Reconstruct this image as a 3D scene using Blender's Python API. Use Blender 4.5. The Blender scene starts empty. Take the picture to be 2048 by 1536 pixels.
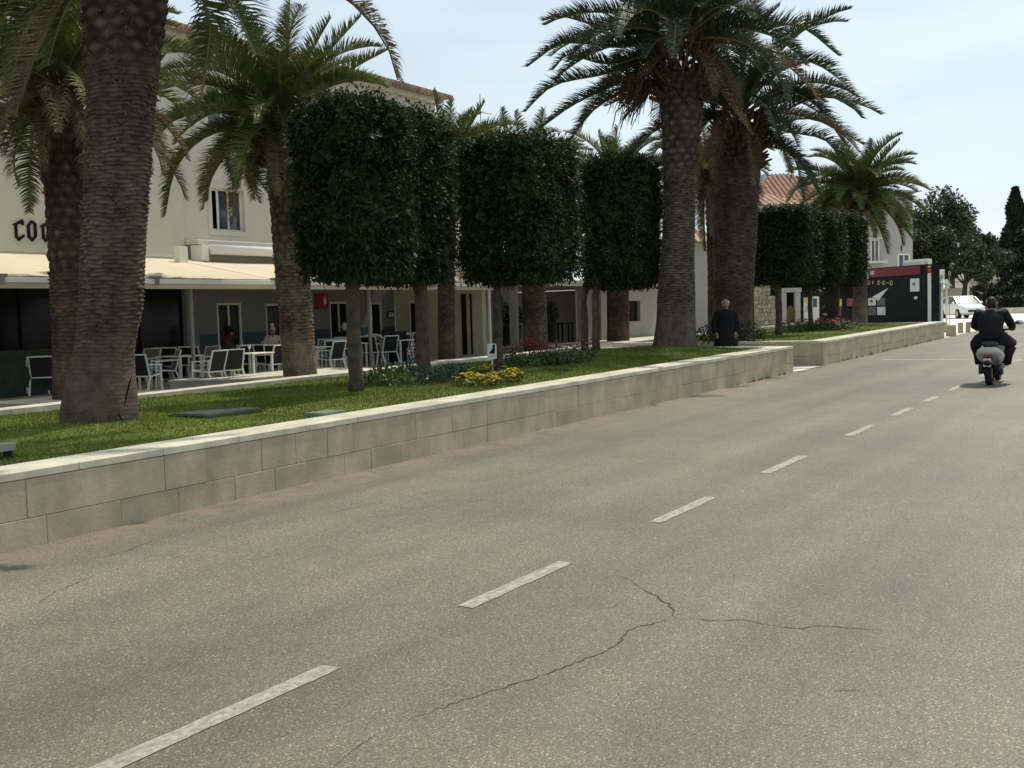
import bpy, math, random
import numpy as np
from mathutils import Vector, Matrix

random.seed(7); RNG = np.random.default_rng(7)
C = bpy.context.scene.collection
PI = math.pi
# ------------------------------------------------------------------ camera frame
FPX, YAW, PITCH, ROLL = 2171.0, .5631, .0662, -.0284
CAM = np.array([0, 0, 1.8])
FW = np.array([math.cos(YAW)*math.cos(PITCH), math.sin(YAW)*math.cos(PITCH), -math.sin(PITCH)])
RT = np.cross(FW, [0, 0, 1.]); RT /= np.linalg.norm(RT); UP = np.cross(RT, FW)
RT, UP = RT*math.cos(ROLL)+UP*math.sin(ROLL), -RT*math.sin(ROLL)+UP*math.cos(ROLL)
S, CS = .0095, .0033
def ray(x, y): return FW+RT*(x-1024)/FPX-UP*(y-768)/FPX
def at(x, y, d): return ray(x, y)*d+CAM
def gp(x, y, dz=0.):                                   # a survey helper: where a sight line meets the sloping street plane
    d = ray(x, y); t = (dz-CAM[2])/(d[2]-S*d[0]-CS*d[1]); return d*t+CAM
def vy(x, y, Y): d = ray(x, y); return d*(Y/d[1])+CAM
def R(x, y=0):                                          # street level
    xx = min(x, 46)+max(x-46, 0)*.35
    return S*xx+CS*min(y, 8.)
def FL(x): return .05+S*min(x, 46)                      # terrace floor level

# ------------------------------------------------------------------ mesh helpers
class MB:
    def __init__(s): s.v = []; s.f = []; s.m = []
    def add(s, v, f, m=0):
        o = len(s.v); s.v += [tuple(map(float, p)) for p in v]; s.f += [tuple(i+o for i in q) for q in f]; s.m += [m]*len(f); return s
    def box(s, c, d, rz=0., M=None, m=0, taper=1.):
        hx, hy, hz = d[0]/2, d[1]/2, d[2]/2; P = []
        for z, t in ((-hz, 1.), (hz, taper)):
            for x, y in ((-hx, -hy), (hx, -hy), (hx, hy), (-hx, hy)):
                p = Vector((x*t, y*t, z))
                if M is not None: p = M @ p
                elif rz: p = Matrix.Rotation(rz, 3, 'Z') @ p
                P.append(p+Vector(c))
        return s.add(P, [(3, 2, 1, 0), (4, 5, 6, 7), (0, 1, 5, 4), (1, 2, 6, 5), (2, 3, 7, 6), (3, 0, 4, 7)], m)
    def bx(s, x0, x1, y0, y1, z0, z1, m=0): return s.box(((x0+x1)/2, (y0+y1)/2, (z0+z1)/2), (x1-x0, y1-y0, z1-z0), m=m)
    def beam(s, a, b, w, h, m=0):
        a = Vector(a); b = Vector(b); d = b-a; L = d.length; z = d/L
        up = Vector((0, 0, 1)) if abs(z.z) < .95 else Vector((1, 0, 0))
        x = up.cross(z).normalized(); y = z.cross(x)
        return s.box((a+b)/2, (w, h, L), M=Matrix((x, y, z)).transposed(), m=m)
    def tube(s, pts, r, n=8, m=0, cap=True):
        pts = [Vector(p) for p in pts]; r = r if hasattr(r, '__len__') else [r]*len(pts)
        V = []; ref = Vector((0.13, .21, 1)).normalized()
        for i, p in enumerate(pts):
            t = (pts[min(i+1, len(pts)-1)]-pts[max(i-1, 0)]).normalized()
            rf = ref if abs(t.dot(ref)) < .95 else Vector((1, 0, 0))
            x = rf.cross(t).normalized(); y = t.cross(x)
            for k in range(n):
                a = 2*PI*k/n; V.append(p+(x*math.cos(a)+y*math.sin(a))*r[i])
        F = [(i*n+k, i*n+(k+1) % n, (i+1)*n+(k+1) % n, (i+1)*n+k) for i in range(len(pts)-1) for k in range(n)]
        if cap: F += [tuple(range(n-1, -1, -1)), tuple((len(pts)-1)*n+k for k in range(n))]
        return s.add(V, F, m)
    def lathe(s, prof, c=(0, 0, 0), n=16, m=0):
        V = [(c[0]+r*math.cos(2*PI*k/n), c[1]+r*math.sin(2*PI*k/n), c[2]+z) for r, z in prof for k in range(n)]
        F = [(i*n+k, i*n+(k+1) % n, (i+1)*n+(k+1) % n, (i+1)*n+k) for i in range(len(prof)-1) for k in range(n)]
        F += [tuple(range(n-1, -1, -1)), tuple((len(prof)-1)*n+k for k in range(n))]
        return s.add(V, F, m)
    def prism(s, poly, o, u, v, t, m=0):                # 2-D outline in the plane (u, v) at o, thickness t along u x v
        o, u, v = Vector(o), Vector(u), Vector(v); w = u.cross(v).normalized()*t; n = len(poly)
        V = [o+u*a+v*b for a, b in poly]+[o+u*a+v*b+w for a, b in poly]
        return s.add(V, [tuple(range(n-1, -1, -1)), tuple(range(n, 2*n))]+[(i, (i+1) % n, n+(i+1) % n, n+i) for i in range(n)], m)
    def ball(s, c, r, n=12, k=8, m=0):
        r = r if hasattr(r, '__len__') else (r, r, r); V = [(c[0], c[1], c[2]-r[2])]
        for i in range(1, k):
            a = PI*i/k
            for j in range(n): V.append((c[0]+r[0]*math.sin(a)*math.cos(2*PI*j/n), c[1]+r[1]*math.sin(a)*math.sin(2*PI*j/n), c[2]-r[2]*math.cos(a)))
        V.append((c[0], c[1], c[2]+r[2])); F = [(0, 1+(j+1) % n, 1+j) for j in range(n)]
        F += [(1+i*n+j, 1+i*n+(j+1) % n, 1+(i+1)*n+(j+1) % n, 1+(i+1)*n+j) for i in range(k-2) for j in range(n)]
        e = len(V)-1; F += [(e, 1+(k-2)*n+j, 1+(k-2)*n+(j+1) % n) for j in range(n)]
        return s.add(V, F, m)
    def build(s, name, mats, parent=None, smooth=False, bevel=0., loc=None, rz=0.):
        me = bpy.data.meshes.new(name); me.from_pydata(s.v, [], s.f); me.update()
        return finish(name, me, mats, parent, smooth, bevel, s.m, loc, rz)
def finish(name, me, mats, parent=None, smooth=False, bevel=0., mi=None, loc=None, rz=0.):
    for mm in (mats if isinstance(mats, (list, tuple)) else [mats]): me.materials.append(mm)
    if mi is not None and any(mi): me.polygons.foreach_set('material_index', mi)
    if smooth: me.polygons.foreach_set('use_smooth', [True]*len(me.polygons))
    o = bpy.data.objects.new(name, me); C.objects.link(o)
    if parent is not None: o.parent = parent
    if loc is not None: o.location = loc
    if rz: o.rotation_euler.z = rz
    if bevel:
        b = o.modifiers.new('bevel', 'BEVEL'); b.width = bevel; b.segments = 2; b.limit_method = 'ANGLE'
    return o
def npmesh(name, V, F, mats, parent=None, smooth=False, attr=None):   # V (n,3), F (m,k)
    me = bpy.data.meshes.new(name); k = F.shape[1]
    me.vertices.add(len(V)); me.vertices.foreach_set('co', np.ascontiguousarray(V, dtype=np.float32).ravel())
    me.loops.add(F.size); me.loops.foreach_set('vertex_index', np.ascontiguousarray(F, dtype=np.int32).ravel())
    me.polygons.add(len(F)); me.polygons.foreach_set('loop_start', np.arange(0, F.size, k, dtype=np.int32))
    me.update(calc_edges=True)
    if attr is not None:
        a = me.attributes.new('tone', 'FLOAT', 'POINT'); a.data.foreach_set('value', np.ascontiguousarray(attr, dtype=np.float32))
    return finish(name, me, mats, parent, smooth)
def tag(o, label=None, cat=None, group=None, kind=None):
    if label: o['label'] = label
    if cat: o['category'] = cat
    if group: o['group'] = group
    if kind: o['kind'] = kind
    return o
def thing(name, label, cat, loc=(0, 0, 0), rz=0., group=None):
    o = bpy.data.objects.new(name, None); C.objects.link(o); o.location = loc; o.rotation_euler.z = rz; o.empty_display_size = .2
    return tag(o, label, cat, group)
def dup(root, loc, rz, label, group=None):
    def cp(o, par):
        c = o.copy(); C.objects.link(c)
        if par is not None: c.parent = par
        for ch in [q for q in bpy.data.objects if q.parent == o]: cp(ch, c)
        return c
    r = cp(root, None); r.location = loc; r.rotation_euler.z = rz; r['label'] = label
    if group: r['group'] = group
    return r

# ------------------------------------------------------------------ materials
def mat(name, col, rough=.7, spec=.3, var=.15, scale=3., bump=0., bscale=40., metal=0., col2=None, detail=6., isl=0., trans=0., obj=True):
    m = bpy.data.materials.new(name); m.use_nodes = True; nt = m.node_tree; N = nt.nodes; L = nt.links
    b = N['Principled BSDF']; b.inputs['Roughness'].default_value = rough; b.inputs['Metallic'].default_value = metal
    b.inputs['Specular IOR Level'].default_value = spec
    tc = N.new('ShaderNodeTexCoord'); no = N.new('ShaderNodeTexNoise'); no.inputs['Scale'].default_value = scale; no.inputs['Detail'].default_value = detail
    L.new(tc.outputs['Object'], no.inputs['Vector'])
    c2 = col2 or tuple(max(0, c*(1-var*2)) for c in col)
    c1 = col if col2 else tuple(min(1, c*(1+var*.5)) for c in col)
    mx = N.new('ShaderNodeMix'); mx.data_type = 'RGBA'
    mx.inputs[6].default_value = (*c1, 1); mx.inputs[7].default_value = (*c2, 1)
    rp = N.new('ShaderNodeMapRange'); rp.inputs[1].default_value = .3; rp.inputs[2].default_value = .75
    L.new(no.outputs['Fac'], rp.inputs[0]); L.new(rp.outputs[0], mx.inputs[0]); out = mx.outputs[2]
    if isl:
        g = N.new('ShaderNodeNewGeometry'); hs = N.new('ShaderNodeHueSaturation'); mr = N.new('ShaderNodeMapRange')
        mr.inputs[3].default_value = 1-isl; mr.inputs[4].default_value = 1+isl
        L.new(g.outputs['Random Per Island'], mr.inputs[0]); L.new(mr.outputs[0], hs.inputs['Value']); L.new(out, hs.inputs['Color']); out = hs.outputs[0]
    L.new(out, b.inputs['Base Color'])
    if bump:
        n2 = N.new('ShaderNodeTexNoise'); n2.inputs['Scale'].default_value = bscale; n2.inputs['Detail'].default_value = 8
        L.new(tc.outputs['Object'], n2.inputs['Vector'])
        bp = N.new('ShaderNodeBump'); bp.inputs['Strength'].default_value = bump; bp.inputs['Distance'].default_value = .02
        L.new(n2.outputs['Fac'], bp.inputs['Height']); L.new(bp.outputs[0], b.inputs['Normal'])
    if trans:
        t = N.new('ShaderNodeBsdfTranslucent'); L.new(out, t.inputs['Color']); ms = N.new('ShaderNodeMixShader'); ms.inputs[0].default_value = trans
        L.new(b.outputs[0], ms.inputs[1]); L.new(t.outputs[0], ms.inputs[2]); L.new(ms.outputs[0], N['Material Output'].inputs[0])
    return m
def streak(m, sc, amt):
    nt = m.node_tree; N = nt.nodes; L = nt.links; b = N['Principled BSDF']; src = b.inputs['Base Color'].links[0].from_socket
    tc = N.new('ShaderNodeTexCoord'); mp = N.new('ShaderNodeMapping'); mp.inputs['Scale'].default_value = sc; n = N.new('ShaderNodeTexNoise'); n.inputs['Scale'].default_value = 1; n.inputs['Detail'].default_value = 8; n.inputs['Roughness'].default_value = .65
    L.new(tc.outputs['Object'], mp.inputs[0]); L.new(mp.outputs[0], n.inputs['Vector']); r = N.new('ShaderNodeMapRange'); r.inputs[1].default_value = .35; r.inputs[2].default_value = .7; r.inputs[3].default_value = 1+amt*.4; r.inputs[4].default_value = 1-amt
    L.new(n.outputs['Fac'], r.inputs[0]); h = N.new('ShaderNodeHueSaturation'); L.new(src, h.inputs['Color']); L.new(r.outputs[0], h.inputs['Value']); L.new(h.outputs[0], b.inputs['Base Color'])
def asphalt_mat():
    m = bpy.data.materials.new('asphalt'); m.use_nodes = True; nt = m.node_tree; N = nt.nodes; L = nt.links
    b = N['Principled BSDF']; b.inputs['Roughness'].default_value = .62; b.inputs['Specular IOR Level'].default_value = .3
    tc = N.new('ShaderNodeTexCoord')
    def noise(sc, det, rough=.6):
        n = N.new('ShaderNodeTexNoise'); n.inputs['Scale'].default_value = sc; n.inputs['Detail'].default_value = det; n.inputs['Roughness'].default_value = rough
        L.new(tc.outputs['Object'], n.inputs['Vector']); return n
    def vor(sc, rnd=1.):
        v = N.new('ShaderNodeTexVoronoi'); v.inputs['Scale'].default_value = sc; L.new(tc.outputs['Object'], v.inputs['Vector']); return v
    v = vor(120); v2 = vor(60)
    r = N.new('ShaderNodeValToRGB'); e = r.color_ramp.elements; e[0].position = 0; e[0].color = (.112, .099, .074, 1); e[1].position = 1; e[1].color = (.38, .342, .265, 1)
    q = e.new(.30); q.color = (.154, .137, .103, 1); q = e.new(.9); q.color = (.2, .178, .134, 1)
    sp = N.new('ShaderNodeSeparateColor'); L.new(v.outputs['Color'], sp.inputs[0]); L.new(sp.outputs[0], r.inputs[0])
    # dark joints between stones
    dr = N.new('ShaderNodeMapRange'); dr.inputs[1].default_value = .25; dr.inputs[2].default_value = .75; dr.inputs[3].default_value = 1.05; dr.inputs[4].default_value = .74
    L.new(v.outputs['Distance'], dr.inputs[0])
    big = noise(.35, 5); mid = noise(2.6, 8, .7); st = N.new('ShaderNodeTexNoise'); st.inputs['Scale'].default_value = 1.; st.inputs['Detail'].default_value = 6
    mp = N.new('ShaderNodeMapping'); mp.inputs['Scale'].default_value = (.07, 1.25, 1); L.new(tc.outputs['Object'], mp.inputs[0]); L.new(mp.outputs[0], st.inputs['Vector'])
    def mr(src, a, bb, c, d):
        k = N.new('ShaderNodeMapRange'); k.inputs[1].default_value = a; k.inputs[2].default_value = bb; k.inputs[3].default_value = c; k.inputs[4].default_value = d; L.new(src, k.inputs[0]); return k.outputs[0]
    def mul(a, c):
        k = N.new('ShaderNodeMath'); k.operation = 'MULTIPLY'; L.new(a, k.inputs[0]); L.new(c, k.inputs[1]); return k.outputs[0]
    f = mul(mul(mr(big.outputs['Fac'], .3, .7, .8, 1.16), mr(mid.outputs['Fac'], .3, .7, .91, 1.07)), mr(st.outputs['Fac'], .32, .68, .76, 1.16)); f = mul(f, dr.outputs[0])
    hs = N.new('ShaderNodeHueSaturation'); L.new(r.outputs[0], hs.inputs['Color']); L.new(f, hs.inputs['Value']); so_ = N.new('ShaderNodeSeparateXYZ'); L.new(tc.outputs['Object'], so_.inputs[0]); dn = noise(3.2, 6, .65)
    wy = mr(so_.outputs[1], 6.9, 7.75, 0, 1.); du = mul(wy, mr(dn.outputs['Fac'], .42, .66, 0, .75)); dm = N.new('ShaderNodeMix'); dm.data_type = 'RGBA'; dm.inputs[7].default_value = (.24, .185, .13, 1)
    L.new(du, dm.inputs[0]); L.new(hs.outputs[0], dm.inputs[6]); L.new(dm.outputs[2], b.inputs['Base Color'])
    bp = N.new('ShaderNodeBump'); bp.inputs['Strength'].default_value = .45; bp.inputs['Distance'].default_value = .006
    ad = N.new('ShaderNodeMath'); ad.operation = 'ADD'; L.new(v.outputs['Distance'], ad.inputs[0]); L.new(v2.outputs['Distance'], ad.inputs[1])
    ng = N.new('ShaderNodeMath'); ng.operation = 'MULTIPLY'; ng.inputs[1].default_value = -1; L.new(ad.outputs[0], ng.inputs[0])
    L.new(ng.outputs[0], bp.inputs['Height']); L.new(bp.outputs[0], b.inputs['Normal'])
    return m
def bark_mat(name, dark, light, grey):
    m = bpy.data.materials.new(name); m.use_nodes = True; nt = m.node_tree; N = nt.nodes; L = nt.links
    b = N['Principled BSDF']; b.inputs['Roughness'].default_value = .9; b.inputs['Specular IOR Level'].default_value = .15
    a = N.new('ShaderNodeAttribute'); a.attribute_name = 'tone'; tc = N.new('ShaderNodeTexCoord')
    r = N.new('ShaderNodeValToRGB'); e = r.color_ramp.elements; e[0].color = (*dark, 1); e[1].color = (*light, 1); q = e.new(.5); q.color = (*grey, 1)
    no = N.new('ShaderNodeTexNoise'); no.inputs['Scale'].default_value = 6; no.inputs['Detail'].default_value = 8; L.new(tc.outputs['Object'], no.inputs['Vector'])
    mr = N.new('ShaderNodeMapRange'); mr.inputs[1].default_value = .3; mr.inputs[2].default_value = .7; mr.inputs[3].default_value = .6; mr.inputs[4].default_value = 1.35; L.new(no.outputs['Fac'], mr.inputs[0])
    hs = N.new('ShaderNodeHueSaturation'); L.new(a.outputs['Fac'], r.inputs[0]); L.new(r.outputs[0], hs.inputs['Color']); L.new(mr.outputs[0], hs.inputs['Value']); L.new(hs.outputs[0], b.inputs['Base Color'])
    n2 = N.new('ShaderNodeTexNoise'); n2.inputs['Scale'].default_value = 60; n2.inputs['Detail'].default_value = 6; L.new(tc.outputs['Object'], n2.inputs['Vector'])
    bp = N.new('ShaderNodeBump'); bp.inputs['Strength'].default_value = .5; bp.inputs['Distance'].default_value = .02; L.new(n2.outputs['Fac'], bp.inputs['Height']); L.new(bp.outputs[0], b.inputs['Normal'])
    return m
M = {}
M['asphalt'] = asphalt_mat()
M['paint'] = mat('road_paint', (.42, .405, .36), .75, var=.2, scale=30, col2=(.2, .18, .135), bump=.4, bscale=140)
M['crack'] = mat('crack_tar', (.075, .065, .048), .95)
M['paving'] = mat('pale_paving', (.66, .63, .56), .7, var=.12, scale=1.2, bump=.15, bscale=60)
M['terrace'] = mat('terrace_stone', (.47, .44, .37), .6, var=.12, scale=1.5, bump=.1, bscale=50)
M['soil'] = mat('ground_soil', (.26, .23, .18), .9, var=.2, scale=.8)
M['stone'] = mat('limestone_block', (.44, .374, .262), .85, spec=.15, var=.12, scale=2.2, isl=.06, bump=.12, bscale=35)
M['joint'] = mat('joint_mortar', (.33, .285, .205), .9, var=.2, scale=8)
M['coping'] = mat('coping_limestone', (.54, .51, .4), .75, var=.1, scale=3, isl=.05, bump=.12, bscale=40)
M['grass'] = mat('lawn_soil', (.115, .138, .03), .9, spec=.1, var=.3, scale=1.3, bump=.5, bscale=60)
M['blade'] = mat('grass_blade', (.165, .205, .032), .6, spec=.2, var=.3, scale=1.1, isl=.35, trans=.25)
M['bark'] = bark_mat('palm_trunk_grey', (.028, .02, .016), (.175, .13, .094), (.1, .075, .057))
M['bark2'] = bark_mat('palm_trunk_brown', (.026, .017, .013), (.2, .15, .1), (.078, .053, .039))
M['bark3p'] = bark_mat('palm_trunk_tan', (.035, .026, .018), (.24, .185, .125), (.135, .103, .073))
M['bark3'] = mat('tree_bark', (.095, .07, .05), .9, var=.3, scale=9, bump=.7, bscale=30)
M['frond'] = mat('palm_leaflet', (.1, .125, .032), .5, spec=.3, var=.3, scale=1.5, isl=.3, trans=.22)
M['frond2'] = mat('palm_leaflet_bluish', (.05, .076, .032), .45, spec=.4, var=.3, scale=1.5, isl=.3, trans=.18)
M['fronddry'] = mat('palm_leaflet_dry', (.17, .125, .065), .7, var=.3, scale=2, isl=.3, trans=.12)
M['rachis'] = mat('palm_rachis', (.17, .155, .07), .5, var=.2, scale=4)
M['stalk'] = mat('palm_fruit_stalk', (.085, .05, .026), .8, var=.3, scale=5, isl=.3)
M['stub'] = mat('dry_leaf_stub', (.13, .095, .065), .9, var=.3, scale=6, isl=.3)
M['leaf'] = mat('clipped_leaf', (.036, .049, .017), .62, spec=.13, var=.3, scale=2.2, isl=.5, trans=.14)
M['leaf2'] = mat('tree_leaf', (.062, .076, .036), .5, var=.3, scale=.8, isl=.4, trans=.15)
M['leaf3'] = mat('cypress_leaf', (.022, .034, .02), .6, var=.3, scale=.8, isl=.4)
M['shrub'] = mat('bedding_leaf', (.07, .12, .03), .5, var=.3, scale=5, isl=.4, trans=.2)
M['shrubblue'] = mat('bedding_leaf_bluish', (.06, .11, .07), .5, var=.3, scale=5, isl=.4, trans=.2)
M['yellow'] = mat('yellow_petal', (.5, .36, .025), .6, isl=.25, trans=.2)
M['red'] = mat('red_petal', (.42, .05, .06), .6, isl=.3, trans=.2)
M['pink'] = mat('pink_petal', (.55, .2, .22), .6, isl=.3, trans=.2)
M['cream'] = mat('cream_render', (.58, .53, .41), .85, var=.05, scale=.6, bump=.08, bscale=80)
M['cream2'] = mat('cream_render_pale', (.62, .585, .5), .85, var=.05, scale=.6, bump=.08, bscale=80)
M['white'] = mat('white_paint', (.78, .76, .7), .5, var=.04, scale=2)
M['greywall'] = mat('blue_grey_paint', (.19, .2, .205), .7, var=.05, scale=1)
M['bluewall'] = mat('dark_blue_paint', (.05, .075, .11), .6, var=.08, scale=1)
M['fabric'] = mat('awning_fabric', (.68, .6, .44), .8, var=.04, scale=1, trans=.1)
M['fabricwhite'] = mat('awning_roll', (.85, .83, .76), .7, var=.04, scale=1)
M['glass'] = mat('dark_glass', (.008, .009, .01), .12, spec=.16, var=.2, scale=1)
M['glass2'] = mat('window_glass', (.05, .06, .065), .08, spec=.8, var=.4, scale=2)
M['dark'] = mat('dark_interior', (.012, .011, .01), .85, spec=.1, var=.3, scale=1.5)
M['black'] = mat('black_paint', (.008, .009, .01), .6, spec=.12, var=.2, scale=3)
M['chairblack'] = mat('black_mesh_sling', (.02, .02, .021), .75, var=.2, scale=30)
M['chairlit'] = mat('lit_mesh_sling', (.2, .21, .21), .7, var=.1, scale=30)  # the black sling seen front-lit, that light put into its colour
M['alu'] = mat('white_aluminium', (.72, .72, .7), .35, spec=.5, var=.05, scale=5)
M['tile'] = mat('clay_tile', (.27, .135, .09), .85, var=.25, scale=2.5, isl=.25, bump=.2)
M['tilepale'] = mat('pale_clay_tile', (.4, .27, .18), .85, var=.25, scale=2.5, isl=.25)
M['greyroof'] = mat('grey_roof', (.24, .24, .25), .8, var=.1)
M['housegrey'] = mat('grey_white_render', (.37, .365, .335), .85, var=.08, scale=.8)
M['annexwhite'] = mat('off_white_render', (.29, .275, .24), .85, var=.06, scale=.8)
M['concrete'] = mat('aged_concrete', (.3, .29, .26), .85, var=.15, scale=2, bump=.15)
M['pillarstone'] = mat('rubble_stone', (.38, .34, .25), .9, var=.2, scale=5, isl=.25, bump=.5, bscale=25)
M['wood'] = mat('wood_slat', (.2, .15, .09), .7, var=.25, scale=7, isl=.2)
M['redpaint'] = mat('red_sign', (.28, .02, .025), .5, var=.05)
M['redband'] = mat('red_fascia', (.15, .008, .022), .45, var=.08)
M['gold'] = mat('gold_paint', (.5, .38, .1), .4, var=.15)
M['gategold'] = mat('tarnished_gilt', (.2, .155, .045), .5, var=.2)
M['disc'] = mat('pale_gold_disc', (.4, .34, .19), .5, var=.1)
M['paper'] = mat('pale_poster', (.6, .61, .6), .6, var=.08, scale=8)
M['poster2'] = mat('grey_poster', (.1, .13, .13), .5, var=.4, scale=6)
M['posterred'] = mat('red_poster', (.3, .06, .05), .5, var=.3, scale=7)
M['posteryel'] = mat('yellow_poster', (.6, .5, .2), .5, var=.3, scale=7)
M['green'] = mat('green_slab', (.15, .19, .14), .7, var=.2, scale=6)
M['slabdark'] = mat('dark_green_slab', (.035, .045, .032), .7, var=.25, scale=5)
M['ledgreen'] = mat('pale_green_paint', (.3, .4, .33), .5, var=.1)
M['rubber'] = mat('tyre_rubber', (.02, .02, .02), .75, var=.2, scale=8)
M['plastic'] = mat('black_plastic', (.02, .02, .021), .5, var=.2, scale=8)
M['scooterwhite'] = mat('pale_grey_lacquer', (.42, .42, .41), .3, spec=.5, var=.05)
M['carwhite'] = mat('white_car_lacquer', (.8, .8, .78), .22, spec=.6, var=.02)
M['chrome'] = mat('chrome', (.6, .6, .6), .2, metal=1., var=.05)
M['taillight'] = mat('red_lens', (.25, .02, .02), .3, var=.1)
M['plate'] = mat('number_plate', (.55, .58, .56), .5, var=.05)
M['skin'] = mat('skin', (.3, .18, .125), .55, var=.06, scale=6)
M['cloth'] = mat('black_cloth', (.005, .005, .006), .9, var=.2, scale=6)
M['clothnavy'] = mat('navy_cloth', (.007, .0075, .011), .85, var=.25, scale=6)
M['clothlight'] = mat('pale_blouse', (.55, .45, .42), .85, var=.15, scale=9)
M['clothbrown'] = mat('brown_cloth', (.07, .05, .04), .85, var=.15, scale=9)
M['hairdark'] = mat('dark_hair', (.02, .014, .01), .6, var=.3, scale=20)
M['hairred'] = mat('auburn_hair', (.09, .02, .012), .6, var=.3, scale=20)
M['hairwhite'] = mat('white_hair', (.55, .52, .46), .7, var=.2, scale=20)
M['pot'] = mat('dark_pot', (.02, .018, .016), .5, var=.2)

streak(M['stone'], (3.5, 3.5, 1.6), .2); streak(M['coping'], (3, 3, 3), .16); streak(M['cream2'], (.7, .7, .25), .05); streak(M['cream'], (.7, .7, .25), .06); streak(M['paint'], (9, 26, 1), .35); streak(M['terrace'], (1, 1, 1), .15); streak(M['fabric'], (.8, .4, 1), .08)
# ------------------------------------------------------------------ world, sun, camera
SUNV = Vector((.69, -.07, 1.05)).normalized()
W = bpy.data.worlds.new('World'); bpy.context.scene.world = W; W.use_nodes = True
nt = W.node_tree; bg = nt.nodes['Background']; sky = nt.nodes.new('ShaderNodeTexSky'); sky.sky_type = 'NISHITA'; sky.sun_disc = False
sky.sun_elevation = math.asin(SUNV.z); sky.sun_rotation = math.atan2(SUNV.x, SUNV.y); sky.air_density = 1.0; sky.dust_density = 1.6; sky.ozone_density = 1.2
tcw = nt.nodes.new('ShaderNodeTexCoord'); mpw = nt.nodes.new('ShaderNodeMapping'); mpw.inputs['Scale'].default_value = (1.2, 1.2, 7)
nzw = nt.nodes.new('ShaderNodeTexNoise'); nzw.inputs['Scale'].default_value = 1.6; nzw.inputs['Detail'].default_value = 7; nzw.inputs['Roughness'].default_value = .55
rw = nt.nodes.new('ShaderNodeMapRange'); rw.inputs[1].default_value = .38; rw.inputs[2].default_value = .75; rw.inputs[3].default_value = .62; rw.inputs[4].default_value = .95
mxw = nt.nodes.new('ShaderNodeMix'); mxw.data_type = 'RGBA'; mxw.inputs[7].default_value = (8.9, 10.2, 10.9, 1)
nt.links.new(tcw.outputs['Generated'], mpw.inputs[0]); nt.links.new(mpw.outputs[0], nzw.inputs['Vector']); nt.links.new(nzw.outputs['Fac'], rw.inputs[0]); nt.links.new(rw.outputs[0], mxw.inputs[0])
nt.links.new(sky.outputs[0], mxw.inputs[6]); nt.links.new(mxw.outputs[2], bg.inputs[0]); bg.inputs[1].default_value = .1
sl = bpy.data.lights.new('sun', 'SUN'); sl.energy = 4.1; sl.angle = math.radians(.5); sl.color = (1, .93, .79)
so = bpy.data.objects.new('sun', sl); C.objects.link(so); so.rotation_euler = SUNV.to_track_quat('Z', 'Y').to_euler()
cd = bpy.data.cameras.new('camera'); cd.sensor_width = 36; cd.lens = FPX/2048*36; cd.clip_end = 3000; cd.clip_start = .05
co = bpy.data.objects.new('camera', cd); C.objects.link(co)
co.matrix_world = Matrix(((RT[0], UP[0], -FW[0], CAM[0]), (RT[1], UP[1], -FW[1], CAM[1]), (RT[2], UP[2], -FW[2], CAM[2]), (0, 0, 0, 1)))
sc = bpy.context.scene; sc.camera = co; sc.render.resolution_x = 1024; sc.render.resolution_y = 768
vs = sc.view_settings; vs.view_transform = 'Standard'; vs.look = 'None'; vs.exposure = 0.; vs.gamma = 1.

# ------------------------------------------------------------------ ground, road, path
def sheet(name, xs, ys, zf, m, label, kind='structure'):
    V = [(x, y, zf(x, y)) for x in xs for y in ys]; n = len(ys)
    F = [(i*n+j, (i+1)*n+j, (i+1)*n+j+1, i*n+j+1) for i in range(len(xs)-1) for j in range(n-1)]
    b = MB(); b.add(V, F); o = b.build(name, m); return tag(o, label, None, None, kind)
sheet('ground', [-900, -200, -40, 0, 20, 46, 60, 100, 140, 300, 900], [-900, -200, -30, 0, 8, 30, 60, 200, 900], lambda x, y: R(max(min(x, 140), -40), max(min(y, 8), -30))-.05, M['soil'], 'dry earth under and around the whole street')
sheet('road', [-40, -10, 0, 10, 20, 30, 46, 70, 110], [-30, -10, 0, 7.72], lambda x, y: R(x, y), M['asphalt'], 'pale worn asphalt street with fine aggregate')
sheet('pavement', [41.7, 46, 70, 140], [7.72, 9, 14, 24, 60], lambda x, y: R(x, y)+.0, M['paving'], 'pale sunlit paving beyond the end of the planter wall')
sheet('path', [24.16, 26.48], [7.72, 9, 12, 15.5], lambda x, y: R(x, y)+.0, M['paving'], 'pale path through the gap between the two planters')
sheet('terrace_floor', [-30, 0, 12, 20, 28, 46, 60], [13.5, 16, 20, 24.3], lambda x, y: FL(x), M['terrace'], 'pale stone terrace floor in front of the buildings')
# lane dashes
dash = [[(164.5, 1535), (231.8, 1535), (677.7, 1337.3), (645, 1329)], [(913.6, 1212.5), (945.6, 1218.3), (1151.9, 1127.7), (1119, 1124)], [(1298.6, 1043.7), (1326.9, 1046.4), (1436.3, 995.6), (1409.9, 993.7)],
        [(1519.8, 946), (1543.7, 948), (1619.8, 912.4), (1597.4, 911.3)], [(1689.4, 871.9), (1706, 872.7), (1753.8, 850.3), (1739.7, 849.7)], [(1781.6, 831.3), (1796.7, 832.5), (1825.6, 816.9), (1813, 815.3)],
        [(1842, 802.8), (1854.5, 803.9), (1880.3, 793.8), (1867, 792.5)], [(1895.9, 780.9), (1906, 781.6), (1926, 771.6), (1917, 770.6)]]
xe = []
for k, d in enumerate(dash):
    a = (gp(*d[0])[0]+gp(*d[1])[0])/2; b = (gp(*d[2])[0]+gp(*d[3])[0])/2
    if k == 0: a = b-1.5
    xe.append((a, b))
xe += [(23.4, 24.4), (25.7, 26.7), (28.2, 29.2), (30.9, 31.9), (33.6, 34.6), (-.4, .8)]
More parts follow.
